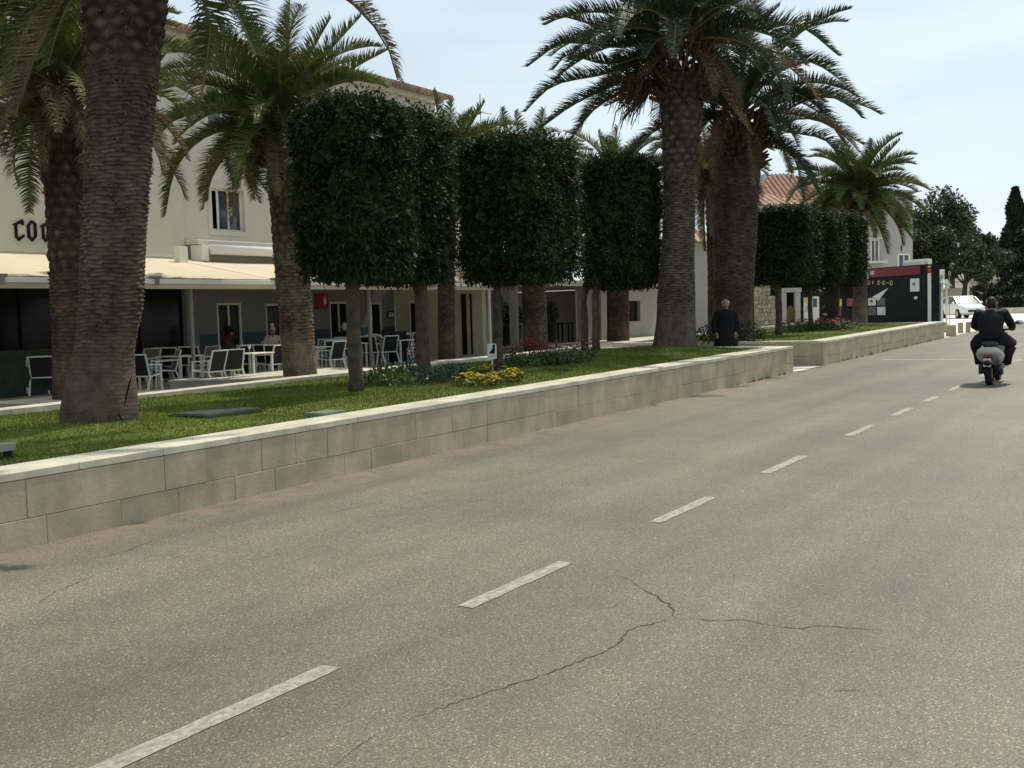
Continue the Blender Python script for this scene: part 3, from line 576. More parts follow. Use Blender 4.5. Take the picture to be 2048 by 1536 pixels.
# crack in the foot of the nearest palm
b = MB()
for pts, w in (([(263, 752), (258, 770), (253, 790), (249, 812)], .012), ([(235, 824), (243, 838), (248, 852)], .01)):
    P = [Vector(at(x, y, 11.80+.14*(abs(x-199)/60)**2)) for x, y in pts]
    b.tube(P, [w*.3]+[w]*(len(P)-2)+[w*.3], 6)
o = b.build('bark_split', M['dark']); o.parent = [q for q in bpy.data.objects if q.name == 'palm_tree'][0]

# ------------------------------------------------------------------ leaves for clipped trees, shrubs and far trees
def leaf_quads(P, Nn, rng, size, asp=.42, droop=.5, jit=.6):
    n = len(P); d = Nn*.35+rng.normal(0, jit, (n, 3))+np.array([0, 0, -1.])*(droop*(1-np.clip(Nn[:, 2:3], 0, 1)*1.2)); d /= np.linalg.norm(d, axis=1)[:, None]
    sd = np.cross(d, Nn+rng.normal(0, .5, (n, 3))); sd /= np.maximum(np.linalg.norm(sd, axis=1)[:, None], 1e-5)
    l = (size*rng.uniform(.65, 1.2, n))[:, None]; w = l*asp/2
    return np.stack([P, P+d*l*.5+sd*w, P+d*l, P+d*l*.5-sd*w], 1).reshape(-1, 3)
def boxtree(label, base, cc, half, z0, z1, seed, n=9000, trunk_r=.11, trunks=None, size=.07):
    t = thing('clipped_tree', label, 'tree', (0, 0, 0), 0, 'clipped box trees'); rng = np.random.default_rng(seed)
    for (bx_, by_, bz) in (trunks or [base]):
        b = MB(); pts = []; k = 7
        for i in range(k+1):
            u = i/k; x = bx_+(cc[0]-bx_)*max(0, u-.75)*.8; y = by_+(cc[1]-by_)*max(0, u-.75)*.8
            pts.append((x+.012*math.sin(i*2+seed), y+.012*math.cos(i*1.7+seed), bz-.08+(z0+.35-bz)*u))
        b.tube(pts, [trunk_r*(1.22 if i == 0 else 1.04-.015*i) for i in range(k+1)], 12); b.build('trunk', M['bark3'], t, True)
    h = np.array([half[0], half[1], (z1-z0)/2]); c = np.array([cc[0], cc[1], (z0+z1)/2])
    def shell(m):
        p = rng.normal(0, 1, (m*2, 3)); f = rng.integers(0, 6, m*2); q = rng.uniform(-1, 1, (m*2, 3)); ax = f % 3; q[np.arange(m*2), ax] = np.where(f < 3, 1, -1)
        area = np.array([h[1]*h[2], h[0]*h[2], h[0]*h[1]]); keep = rng.random(m*2) < (area/area.max())[ax]; q = q[keep][:m]
        # round the edges
        g = .66; a = np.abs(q); over = np.maximum(a-g, 0); ln = np.linalg.norm(over, axis=1); s_ = np.where(ln > 1-g, (1-g)/np.maximum(ln, 1e-6), 1.)
        inn = np.minimum(a, g)+over*s_[:, None]; q2 = np.sign(q)*inn; nr = np.sign(q)*(over*s_[:, None]+1e-4); nr /= np.linalg.norm(nr, axis=1)[:, None]
        return q2, nr
    q, nr = shell(n); lump = .05*np.sin(q[:, 0]*5+seed)*np.sin(q[:, 1]*6)*1+.05*np.sin(q[:, 2]*7+q[:, 0]*4+seed)
    P = c+q*h*(1+0*lump[:, None])+nr*(lump[:, None]*.9+rng.normal(0, .045, (len(q), 1)))-nr*rng.random((len(q), 1))**2*.22
    V = leaf_quads(P, nr, rng, size)
    # sprigs escaping the clipped faces
    q, nr = shell(n//14); up_ = nr[:, 2] > .3; P2 = c+q*h+nr*rng.uniform(.02, .16, (len(q), 1)); V2 = leaf_quads(P2, nr, rng, size*1.1, droop=.2)
    # loose leaves hanging from the under side
    m = n//9; qq = rng.uniform(-1, 1, (m, 3)); P3 = c+np.stack([qq[:, 0]*h[0]*.95, qq[:, 1]*h[1]*.95, -h[2]-rng.random(m)**2*.16+.08], -1); V3 = leaf_quads(P3, np.tile([[0, 0, -1.]], (m, 1)), rng, size*1.2, droop=1.)
    V = np.concatenate([V, V2, V3]); nq = len(V)//4; npmesh('crown', V, np.arange(4*nq).reshape(-1, 4), M['leaf'], t)
    # twiggy core that stops the light inside the dense crown
    q, nr = shell(2600); P = c+q*h*.86; V = leaf_quads(P, nr, rng, .24, asp=.8, droop=.3, jit=.35); nq = len(V)//4; npmesh('inner_leaves', V, np.arange(4*nq).reshape(-1, 4), M['leaf'], t)
    return t
def bt(label, px, dz, crownpx, half, z0, z1, seed, **kw):
    P = gp(px[0], px[1], .56); d = (P-CAM)@FW; Cc = at(crownpx, px[1], d+.1)
    return boxtree(label, (P[0], P[1], lawn_z(P[0], P[1])), (Cc[0], Cc[1]), half, z0, z1, seed, **kw)
bt('nearest clipped box tree, trunk on open grass right of the big palm', (712, 783), .57, 722, (.64, .66), 2.42, 4.88, 1, n=30000, trunk_r=.105)
bt('clipped box tree second in the row, trunk rising from green bedding plants', (848, 757), .57, 816, (.63, .66), 2.42, 5.1, 2, n=30000, trunk_r=.115)
bt('clipped box tree beside the warning sign and yellow flowers', (998, 741), .57, 1046, (.82, .86), 2.42, 4.88, 3, n=28000, trunk_r=.085, size=.075)
P4, P5 = gp(1170, 700, .56), gp(1193, 702, .56)
c5 = at(1247, 702, (P5-CAM)@FW+.3)
boxtree('clipped box tree on two thin trunks left of the tall grey palm', None, (c5[0], c5[1]), (.72, .76), 2.4, 5.35, 4, n=22000, trunk_r=.09, trunks=[(P4[0], P4[1], lawn_z(P4[0], P4[1])), (P5[0], P5[1], lawn_z(P5[0], P5[1]))], size=.085)
bt('first clipped box tree on the far lawn, nearest the heavy reddish palm', (1558, 670), .6, 1577, (.76, .78), 2.55, 4.6, 5, n=18000, trunk_r=.1, size=.09)
bt('slim clipped box tree half hidden behind the heavy reddish palm', (1504, 665), .6, 1512, (.6, .6), 2.55, 4.6, 6, n=10000, trunk_r=.08, size=.09)
bt('middle clipped box tree on the far lawn, pink flowers at its foot', (1621, 660), .6, 1638, (.74, .75), 2.5, 4.65, 7, n=13000, trunk_r=.08, size=.1)
bt('last clipped box tree on the far lawn, just left of the farthest palm', (1675, 655), .6, 1684, (.68, .7), 2.5, 4.75, 8, n=13000, trunk_r=.085, size=.1)

def clump(name, label, cat, P, r, h, m, seed, n=260, size=.07, flowers=None, fm=None, group=None, asp=.45, kind=None, fsize=.05):
    rng = np.random.default_rng(seed); t = thing(name, label, cat, (P[0], P[1], P[2]), 0, group)
    a = rng.uniform(0, 2*PI, n); rr = np.sqrt(rng.random(n))*r; z = h*rng.random(n)**.7*(1-(rr/r)**2*.6)
    Q = np.stack([rr*np.cos(a), rr*np.sin(a), z], -1); nr = np.stack([np.cos(a)*.6, np.sin(a)*.6, .8+0*a], -1)
    V = leaf_quads(Q, nr, rng, size, asp=asp, droop=-.4, jit=.5); k = len(V)//4; npmesh('foliage', V, np.arange(4*k).reshape(-1, 4), m, t)
    if flowers:
        a = rng.uniform(0, 2*PI, flowers); rr = np.sqrt(rng.random(flowers))*r*.95; z = h*(1-(rr/r)**2*.5)+rng.uniform(-.02, .05, flowers); V = []
        for i in range(flowers):
            cpt = np.array([rr[i]*math.cos(a[i]), rr[i]*math.sin(a[i]), z[i]])
            for p in range(5):
                ang = p*2*PI/5+a[i]; d = np.array([math.cos(ang), math.sin(ang), .35])*fsize*rng.uniform(.7, 1.2)+rng.normal(0, .008, 3); sdv = np.array([-math.sin(ang), math.cos(ang), 0])*fsize*.5
                V += [cpt, cpt+d*.6+sdv, cpt+d, cpt+d*.6-sdv]
        V = np.array(V); npmesh('blossoms', V, np.arange(len(V)).reshape(-1, 4), fm, t)
    return t
def lg(px, py): P = gp(px, py, .57); return (P[0], P[1], lawn_z(P[0], P[1]))
for i, (px, py, r, h, lab) in enumerate([(752, 770, .3, .22, 'sparse green bedding plant right of the nearest clipped trunk'), (795, 772, .34, .26, 'bushy green bedding plant left of the second clipped trunk'), (770, 758, .25, .3, 'tall thin green bedding plant behind two low ones'), (812, 752, .22, .25, 'small green plant just in front of the kerb')]):
    clump('bedding_plant', lab, 'plant', lg(px, py), r, h, M['shrub'], 20+i, 240, .08, group='green bedding plants')
for i, (px, py, r, h, lab) in enumerate([(848, 765, .42, .26, 'wide bluish green plant around the second clipped trunk'), (882, 762, .4, .24, 'bluish green plant between the clipped trunk and the yellow flowers'), (912, 755, .3, .24, 'dark bluish plant at the left end of the yellow flowers')]):
    clump('bedding_plant', lab, 'plant', lg(px, py), r, h, M['shrubblue'], 30+i, 380, .07, group='bluish bedding plants')
for i, (px, py, r, lab) in enumerate([(938, 768, .26, 'leftmost mound of yellow flowers'), (968, 772, .24, 'yellow flower mound nearest the wall'), (1002, 765, .25, 'bright yellow flower mound below the clipped trunk'), (1026, 760, .16, 'small yellow flower mound at the right end'), (950, 755, .26, 'yellow flower mound farther back, half green'), (985, 752, .24, 'orange-tinted yellow flower mound under the warning sign')]):
    clump('flower_mound', lab, 'flowers', lg(px, py), r, .16, M['shrub'], 40+i, 150, .06, 36 if i < 4 else 15, M['yellow'], 'yellow flower mounds', fsize=.045)
fl = [(1016, 722, .22, .34, 6, 'pink'), (1034, 722, .22, .36, 6, 'red'), (1056, 722, .3, .42, 22, 'red'), (1078, 722, .25, .4, 14, 'red'), (1098, 720, .2, .36, 6, 'red'), (1118, 722, .28, .4, 7, 'red'), (1142, 716, .26, .34, 8, 'pink'), (1160, 712, .26, .36, 8, 'red'), (1180, 706, .22, .3, 4, 'red'), (835, 742, .2, .5, 6, 'pink')]
fn = ['first pink geranium right of the warning sign', 'upright red geranium next to the warning sign', 'fullest red geranium in the bed', 'red geranium in front of the reddish palm trunk', 'thin red geranium beside the white step', 'red geranium with few blooms right of the reddish palm', 'pink geranium near the right end of the bed', 'red geranium next to the two thin trunks', 'last red geranium at the foot of the two thin trunks', 'lone pink flowering plant at the kerb by the litter bin']
for i, ((px, py, r, h, nf, cm), lab) in enumerate(zip(fl, fn)):
    clump('geranium', lab, 'flowers', lg(px, py+8), r*.75, h*1.15, M['shrubblue'] if i % 2 else M['shrub'], 60+i, 200, .06, int(nf*2.2), M[cm], 'geraniums in the bed', fsize=.042)
for i, (px, lab) in enumerate([(1090, 'low dark green plant in the middle of the geranium bed'), (1120, 'low dark plant in front of the red geraniums'), (1150, 'leafy dark plant at the right end of the geranium bed'), (1050, 'low plant under the fullest geranium')]):
    clump('bedding_plant', lab, 'plant', lg(px, 734-(px-1050)*.08), .38, .2, M['shrub'], 80+i, 330, .08, group='green bedding plants')
ff = [(1580, 664), (1600, 662), (1618, 661), (1640, 661), (1656, 661), (1672, 660), (1688, 659)]
for i, (px, py) in enumerate(ff):
    clump('geranium', ['pink geranium right behind the first far clipped trunk', 'second pink geranium on the far lawn', 'pink geranium at the foot of the middle far clipped tree', 'bright pink geranium between two far clipped trunks', 'pale pink geranium left of the last clipped trunk', 'pink geranium at the foot of the last clipped tree', 'small pink geranium left of the farthest palm'][i], 'flowers', lg(px, py), .42, .36, M['shrub'], 90+i, 260, .09, 26 if i in (2, 3, 4) else 12, M['pink'] if i % 3 else M['red'], 'pink flowers on the far lawn', fsize=.06)
for i, (px, py, r, h) in enumerate([(1420, 686, .45, .5), (1500, 684, .4, .55)]):
    clump('shrub', ['dark shrub hugging the left of the heavy reddish palm', 'dark clipped shrub at the right foot of the heavy reddish palm'][i], 'shrub', lg(px, py), r, h, M['leaf'], 110+i, 700, .08, group='shrubs round the reddish palm')

# warning sign in the flower bed
P = lg(985, 742); t = thing('lawn_sign', 'small white sign on a stake showing a black boot crossed out', 'sign', P, -PI/2+YAW+.15)
# local x to the viewer's right, y away
rzs = math.atan2(RT[1], RT[0]); t.rotation_euler.z = rzs
b = MB(); b.tube([(0, .012, -.1), (0, .012, .5)], .012, 8); b.build('stake', M['white'], t)
b = MB(); b.box((0, 0, .36), (.165, .012, .27)); b.build('board', M['white'], t, bevel=.004)
b = MB(); b.prism([(.055, .11), (.02, .115), (.01, .03), (-.04, -.03), (-.045, -.05), (.02, -.05), (.03, -.04), (.04, -.05), (.05, -.05), (.055, .0)], (0, -.0062, .37), (1, 0, 0), (0, 0, 1), .003); b.build('boot_mark', M['black'], t)
b = MB(); b.beam((-.07, -.01, .47), (.06, -.01, .27), .008, .003); b.beam((-.05, -.0075, .275), (.03, -.0075, .262), .008, .003); b.build('cross_line', M['black'], t)

# litter bin
px = (747, 741); dd = 33.5; P = at(px[0], px[1], dd); P = np.array([P[0], P[1], FL(P[0])])
t = thing('litter_bin', 'round wood-slatted litter bin with a curved black and white lid', 'bin', P)
b = MB()
for k in range(18):
    a = 2*PI*k/18; b.box((math.cos(a)*.27, math.sin(a)*.27, .38), (.02, .078, .68), rz=a)
b.build('slats', M['wood'], t); b = MB(); b.lathe([(.25, .03), (.25, .72), (.28, .73), (.28, .76)], n=20); b.build('drum', M['plastic'], t)
b = MB(); n = 10
V = []
for i in range(n+1):
    a = PI*.12+PI*.76*i/n; x = math.cos(a)*.36; z = .72+math.sin(a)*.2
    V += [(x, -.27, z), (x, .27, z), (x, -.27, z+.035), (x, .27, z+.035)]
F = []
for i in range(n): o = 4*i; F += [(o, o+1, o+5, o+4), (o+2, o+6, o+7, o+3), (o, o+4, o+6, o+2), (o+1, o+3, o+7, o+5)]
b.add(V, F+[(0, 2, 3, 1), (4*n, 4*n+1, 4*n+3, 4*n+2)]); b.build('lid', M['white'], t, rz=rzs)

# ------------------------------------------------------------------ hotel with cafe canopy
YF, YC = 24., 19.8
def wall_open(x0, x1, z0, z1, y, ops, m, parent, name='wall', dep=.22):
    xs = sorted({x0, x1, *[v for o in ops for v in o[:2]]}); zs = sorted({z0, z1, *[v for o in ops for v in o[2:]]}); b = MB()
    for a, c in zip(xs[:-1], xs[1:]):
        for e, f in zip(zs[:-1], zs[1:]):
            mx_, mz = (a+c)/2, (e+f)/2
            if any(o[0] < mx_ < o[1] and o[2] < mz < o[3] for o in ops): continue
            b.add([(a, y, e), (c, y, e), (c, y, f), (a, y, f)], [(0, 1, 2, 3)])
    for a, c, e, f in ops:
        b.add([(a, y, e), (a, y+dep, e), (a, y+dep, f), (a, y, f)], [(0, 1, 2, 3)]); b.add([(c, y, e), (c, y+dep, e), (c, y+dep, f), (c, y, f)], [(3, 2, 1, 0)])
        b.add([(a, y, e), (c, y, e), (c, y+dep, e), (a, y+dep, e)], [(0, 1, 2, 3)]); b.add([(a, y, f), (c, y, f), (c, y+dep, f), (a, y+dep, f)], [(3, 2, 1, 0)])
    return b.build(name, m, parent)
def window(parent, a, c, e, f, y, dep=.14, sash=2, surround=True, open_left=False):
    fr = MB(); w = .055
    for q in ((a, a+w, e, f), (c-w, c, e, f), (a+w, c-w, e, e+w), (a+w, c-w, f-w, f)): fr.bx(q[0], q[1], y+dep-.03, y+dep+.03, q[2], q[3])
    for k in range(1, sash):
        x = a+(c-a)*k/sash+(.12 if open_left else 0); fr.bx(x-w/2, x+w/2, y+dep-.02, y+dep+.02, e+w, f-w)
    if open_left: fr.bx(a+.33, a+.39, y+dep-.018, y+dep+.018, e+w, f-w)
    o = fr.build('window', M['alu'], parent)
    p = MB(); x0 = a+w+(.28 if open_left else 0); p.add([(x0, y+dep+.004, e+w), (c-w, y+dep+.004, e+w), (c-w, y+dep+.004, f-w), (x0, y+dep+.004, f-w)], [(0, 1, 2, 3)])
    p.build('pane', M['glass2'], o)
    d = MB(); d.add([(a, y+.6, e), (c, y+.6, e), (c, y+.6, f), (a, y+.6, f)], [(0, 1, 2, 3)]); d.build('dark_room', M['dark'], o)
    if surround:
        s_ = MB()
        for q in ((a-.14, a-.001, e-.14, f+.14), (c+.001, c+.14, e-.14, f+.14), (a-.001, c+.001, f+.001, f+.14), (a-.001, c+.001, e-.14, e-.001)): s_.bx(q[0], q[1], y-.03, y+.0, q[2], q[3])
        s_.build('surround', M['cream2'], o)
    return o
hotel = thing('hotel', 'long cream hotel of three storeys with a tiled eave behind the palms', 'building', (20, 30, .2))
hotel.location = (0, 0, 0)
ops = []
for k in range(-2, 3):
    x = 22.1+4.3*k
    for z in (4.4, 7.35):
        if k == -2 and z < 5: continue
        ops.append((x, x+1.27, z, z+1.22))
wall_open(-6, 20.95, 3.45, 9.75, YF-.12, [o for o in ops if o[1] < 20.9], M['cream2'], hotel)
wall_open(20.95, 33.2, 3.0, 9.75, YF, [o for o in ops if o[0] > 20.9], M['cream2'], hotel)
b = MB(); b.add([(20.95, YF-.12, 3.45), (20.95, YF, 3.45), (20.95, YF, 9.75), (20.95, YF-.12, 9.75)], [(0, 1, 2, 3)])
b.add([(33.2, YF, 0), (33.2, 38, 0), (33.2, 38, 9.75), (33.2, YF, 9.75)], [(0, 1, 2, 3)]); b.add([(-6, YF, 0), (-6, 38, 0), (-6, 38, 9.75), (-6, YF, 9.75)], [(3, 2, 1, 0)]); b.bx(-6, 20.95, YF-.2, YF-.121, 3.5, 3.57)
b.build('side_wall', M['cream'], hotel)
for o in ops: window(hotel, *o, YF-.12 if o[0] < 20.9 else YF, open_left=(abs(o[0]-22.1) < .1 and o[2] < 5))
b = MB(); b.box((22.95, YF+.11, 5.0), (.13, .01, .25)); b.build('window_notice', M['paper'], hotel)
# roof: fascia, tiles
b = MB(); b.bx(-6.2, 33.4, YF-.28, YF+.1, 9.6, 9.75); b.build('fascia', M['cream'], hotel)
b = MB(); x = -6.4
while x < 33.6:
    b.tube([(x, YF-.5, 9.8), (x, YF+3.5, 11.2)], [.1, .1], 6); x += .2
b.add([(-6.5, YF-.42, 9.78), (33.7, YF-.42, 9.78), (31, YF+7, 12.1), (-6.5, YF+7, 12.1)], [(0, 1, 2, 3)]); b.add([(33.7, YF-.42, 9.78), (33.7, 38, 9.78), (31, YF+7, 12.1)], [(0, 1, 2)])
b.build('roof', M['tilepale'], hotel)
# ground floor
GX = [(-6, 20.9)]
b = MB(); b.add([(-6, YF+.05, .1), (21, YF+.05, .1), (21, YF+.05, 3.5), (-6, YF+.05, 3.5)], [(0, 1, 2, 3)]); g = b.build('shop_glazing', M['glass'], hotel)
b = MB()
for x in (11, 13.2, 15.9, 17.6, 19.4): b.bx(x-.02, x+.02, YF, YF+.048, .2, 3.4)
b.bx(-6, 21, YF, YF+.046, 2.9, 2.96); b.build('mullions', M['black'], g)
b = MB(); b.bx(13.4, 16.6, 22.6, 23.2, .2, 1.25); b.build('bar_counter', M['slabdark'], hotel)
b = MB(); b.bx(20.9, 21.35, YF-.1, YF+.1, .1, 3.45); b.build('pier', M['greywall'], hotel)
def door(parent, a, c, y, z0, z1, m=None, leaf=2):
    fr = MB(); w = .06
    for q in ((a, a+w, z0, z1), (c-w, c, z0, z1), (a+w, c-w, z1-w, z1)): fr.bx(q[0], q[1], y-.03, y+.05, q[2], q[3])
    if leaf > 1: fr.bx((a+c)/2-.025, (a+c)/2+.025, y-.02, y+.04, z0, z1-w)
    o = fr.build('door', M['alu'], parent)
    p = MB(); p.add([(a+w, y+.03, z0), (c-w, y+.03, z0), (c-w, y+.03, z1-w), (a+w, y+.03, z1-w)], [(0, 1, 2, 3)]); p.build('pane', M['glass'], o)
    return o
doors = [(22.15, 23.1, .25, 2.3, 2), (24.1, 24.78, .25, 2.26, 1), (27.0, 27.95, .28, 2.3, 2), (29.1, 29.7, .3, 2.26, 1)]
wall_open(21.35, 30.4, .1, 1.42, YF+.02, [(a, c, z0, 1.42) for a, c, z0, z1, l in doors if z1 > 1.42], M['bluewall'], hotel, 'dado', .1)
wall_open(21.35, 30.4, 1.42, 3.1, YF+.02, [(a, c, 1.42, z1) for a, c, z0, z1, l in doors], M['greywall'], hotel, 'ground_wall', .1)
for a, c, z0, z1, l in doors: door(hotel, a, c, YF+.06, z0, z1, None, l)
# return wall closing the terrace on the right
b = MB(); b.bx(30.42, 30.65, YC+.5, YF, .2, 3.3); b.build('return_wall', M['cream'], hotel)
b = MB(); b.bx(30.38, 30.42, 22.72, 23.35, .35, 2.3); b.build('service_door', M['alu'], hotel)
b = MB(); b.bx(30.365, 30.38, 22.8, 23.27, .4, 2.2); b.build('door_glass', M['glass'], hotel)
b = MB(); b.bx(30.36, 30.42, 20.95, 21.12, .4, 2.45); b.bx(30.36, 30.42, 20.72, 20.76, .4, 2.45); b.build('wall_recess', M['dark'], hotel)
b = MB(); b.bx(30.36, 30.42, 21.55, 21.6, .3, 2.55); b.bx(30.36, 30.42, 21.2, 21.9, 1.6, 1.62); b.build('drain_pipe', M['concrete'], hotel)
b = MB(); b.bx(29.95, 30.3, YF-.04, YF+.0, 1.7, 1.95); b.build('menu_frame', M['black'], hotel); b = MB(); b.bx(29.98, 30.1, YF-.05, YF-.041, 1.74, 1.91); b.bx(30.14, 30.26, YF-.05, YF-.041, 1.74, 1.91); b.build('menu_sheet', M['paper'], hotel)
# wall-mounted awning cassette above the canopy
aw = thing('roller_awning', 'white rolled-up awning in a long wall box above the canopy', 'awning')
b = MB(); b.bx(20.98, 30.2, YF-.62, YF-.02, 3.92, 4.05); b.build('cover_box', M['cream2'], aw, bevel=.02)
b = MB(); b.tube([(21.3, YF-.74, 3.78), (30.1, YF-.74, 3.78)], .14, 14); b.build('fabric_roll', M['fabricwhite'], aw, True)
for xx in (21.0, 29.9): b = MB(); b.bx(xx, xx+.25, YF-.75, YF-.3, 3.45, 3.9); b.build('bracket', M['white'], aw, bevel=.01)
xv = vy(359, 510, 22.9)[0]; xw = vy(376, 510, 22.9)[0]; b = MB(); b.bx(xv, xw, 22.9, 23.1, 3.2, vy(367, 493, 22.9)[2]); tag(b.build('vent_box', M['white'], bevel=.01), 'small white upright box standing on the canopy by the awning', 'vent')
b = MB(); b.bx(16.75, 16.9, YF-.5, YF-.3, 3.3, 4.05); tag(b.build('wall_bracket', M['white'], bevel=.01), 'narrow white bracket on the wall beside the blackletter sign', 'bracket')
# canopy
can = thing('canopy', 'long cream fabric canopy on thin white posts over the cafe terrace', 'canopy')
rails = [-4.1, 0.1, 4.3, 8.5, 12.7, 16.45, 20.2, 24.1, 27.3, 30.5]
for a, c in zip(rails[:-1], rails[1:]):
    b = MB(); n = 6; V = []
    for i in range(n+1):
        u = i/n; y = YC+(YF-.3-YC)*u; z = 2.79+.72*u
        for x, dzz in ((a+.03, 0), ((a+c)/2, -.035*math.sin(PI*u)), (c-.03, 0)): V.append((x, y, z+dzz))
    b.add(V, [(3*i+j, 3*i+j+1, 3*i+j+4, 3*i+j+3) for i in range(n) for j in (0, 1)]); b.build('fabric_panel', M['fabric'], can, True)
for x in rails: b = MB(); b.beam((x, YC, 2.76), (x, YF-.05, 3.5), .055, .06); b.build('guide_rail', M['concrete'], can)
b = MB(); b.bx(-6, 30.55, YC-.08, YC-.0, 2.66, 2.77); b.build('gutter', M['fabricwhite'], can, bevel=.01)
b = MB(); b.bx(-6, 30.55, YC+.01, YC+.09, 2.55, 2.66); b.bx(30.45, 30.55, YC+.1, YF-.2, 2.55, 2.66); b.build('beam', M['cream'], can)
for x in (17.9, 24.5, 30.15):
    b = MB(); yo = .45 if x < 30 else 0; b.bx(x-.035, x+.035, YC+yo, YC+yo+.07, FL(x), 2.75 if yo else 2.55); b.build('post', M['annexwhite'] if yo else M['white'], can, bevel=.006)  # posts under the canopy get a duller white, its shade painted in
for x in rails[4:8]:
    b = MB(); b.bx(x-.13, x+.13, YC-.1, YC+.02, 2.78, 2.83); b.bx(x-.05, x+.05, YC-.12, YC-.081, 2.62, 2.79); b.build('bracket', M['concrete'], can)
# blackletter sign
sg = thing('wall_sign', 'black blackletter wall letters reading coc, half hidden by the palms', 'sign')
def blackletter(ch, x0, zb, w, h):
    b = MB(); P = lambda *a: [(x*w, z*h) for x, z in a]; o = (x0, YF-.125, zb); ux, uz = (1, 0, 0), (0, 0, 1)
    if ch == 'c':
        b.prism(P((.22, .1), (.42, .1), (.42, .86), (.22, .78)), o, ux, uz, -.03 if False else .03)
        b.prism(P((.05, .78), (.22, .7), (.95, .93), (.86, 1.08)), (x0, YF-.131, zb), ux, uz, .03)
        b.prism(P((.7, 1.0), (.98, .95), (.9, .74), (.72, .8)), (x0, YF-.137, zb), ux, uz, .03)
        b.prism(P((.2, .14), (.46, -.08), (1.0, .2), (.88, .28), (.52, .12), (.36, .2)), (x0, YF-.134, zb), ux, uz, .03)
    else:
        b.prism(P((.12, .12), (.34, .18), (.34, .84), (.12, .76)), o, ux, uz, .03); b.prism(P((.66, .2), (.88, .28), (.88, .86), (.66, .8)), o, ux, uz, .03)
        b.prism(P((.08, .76), (.5, 1.06), (.92, .86), (.8, .76), (.5, .92), (.32, .74)), (x0, YF-.131, zb), ux, uz, .03)
        b.prism(P((.1, .16), (.48, -.08), (.9, .24), (.78, .34), (.5, .1), (.3, .24)), (x0, YF-.134, zb), ux, uz, .03)
    return b
for ch, x0 in (('c', 15.72), ('o', 16.08), ('c', 16.44)): blackletter(ch, x0, 3.86, .33, .46).build('letter', M['black'], sg)
# red sign on the ground floor
rs = thing('red_sign', 'dark red square sign with a pale flame mark on the cafe wall', 'sign')
b = MB(); b.bx(26.3, 26.88, YF-.04, YF+.015, 2.07, 2.58); b.build('board', M['redpaint'], rs)
b = MB(); b.prism([(0, 0), (.09, .06), (.1, .16), (.03, .3), (.0, .2), (-.05, .16)], (26.68, YF-.041, 2.2), (1, 0, 0), (0, 0, 1), .01); b.build('flame_mark', M['paper'], rs)

# terrace platforms and steps
for poly, h, lab in [([(3, 13.9), (9.4, 13.9), (8.6, 18.6), (3, 18.6)], .0, None), ([(12.6, 16.0), (16.0, 16.0), (14.6, 19.0), (11.8, 19.0)], .2, 'low stone platform round the foot of the shaggy palm at the left'), ([(16.5, 19.5), (18.0, 16.3), (21.4, 16.3), (21.4, 19.5)], .27, 'raised stone platform on which the brown-trunked cafe palm stands'),
        ([(25.0, 18.4), (24.6, 17.2), (27.2, 17.2), (27.2, 18.4)], .2, 'low stone parapet right of the litter bin'), ([(27.6, 19.2), (27.6, 15.4), (30.3, 15.4), (30.3, 19.2)], .12, 'wide pale stone step leading to the portico')]:
    if not lab: continue
    t = thing('stone_platform', lab, 'step', (0, 0, 0), 0, 'stone steps and parapets'); z0 = FL(poly[1][0])
    def slab(pl, za, zb, m, nm):
        n = len(pl); b = MB(); b.add([(x, y, z) for z in (za, zb) for x, y in pl], [tuple(range(n-1, -1, -1)), tuple(range(n, 2*n))]+[(i, (i+1) % n, n+(i+1) % n, n+i) for i in range(n)]); b.build(nm, m, t)
    slab(poly, z0-.15, z0+h-.03, M['concrete'], 'riser'); cx = sum(p[0] for p in poly)/4; cy = sum(p[1] for p in poly)/4
    slab([(cx+(x-cx)*1.012, cy+(y-cy)*1.012) for x, y in poly], z0+h-.03, z0+h, M['coping'], 'tread')
for k, (x0, x1, y0, z) in enumerate([(31, 46, 15.2, .12), (31.5, 46, 15.9, .24)]):
    t = thing('stone_platform', ['lower long pale step before the portico and annex', 'upper long pale step before the portico and annex'][k], 'step', (0, 0, 0), 0, 'stone steps and parapets')
    b = MB(); b.bx(x0, x1, y0, 19.7, FL(33)-.1, FL(33)+z-.03); b.build('riser', M['concrete'], t); b = MB(); b.bx(x0-.02, x1, y0-.02, 19.72, FL(33)+z-.03, FL(33)+z); b.build('tread', M['coping'], t, bevel=.005)

# annex with portico to the right
Z3 = FL(33)+.24
an = thing('annex', 'low white annex with a pale cornice, square columns and one dark window', 'building')
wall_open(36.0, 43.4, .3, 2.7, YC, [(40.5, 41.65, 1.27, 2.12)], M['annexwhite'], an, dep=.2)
b = MB(); b.add([(43.4, YC, .3), (43.4, 30, .3), (43.4, 30, 2.7), (43.4, YC, 2.7)], [(0, 1, 2, 3)]); b.build('end_wall', M['annexwhite'], an); b = MB(); b.bx(31, 36, 22.6, 22.8, .3, 2.78); b.build('rear_wall', M['white'], an)
b = MB(); b.add([(40.5, YC+.15, 1.27), (41.65, YC+.15, 1.27), (41.65, YC+.15, 2.12), (40.5, YC+.15, 2.12)], [(0, 1, 2, 3)]); b.build('window', M['glass'], an)
b = MB(); b.bx(31.2, 43.7, YC-.3, YC+.1, 2.7, 2.8); b.bx(31.0, 43.9, YC-.42, YC+.05, 2.8, 2.9); b.bx(31, 43.9, YC+.05, 30, 2.72, 2.86); b.build('cornice', M['white'], an, bevel=.01)
for x in (31.3, 32.9, 36.2, 37.6, 39.0):
    b = MB(); w = .5 if 36 < x < 36.5 else .22; b.bx(x, x+w, YC-.25, YC-.005, FL(33)+.2, 2.7); b.build('column', M['annexwhite'], an, bevel=.01)
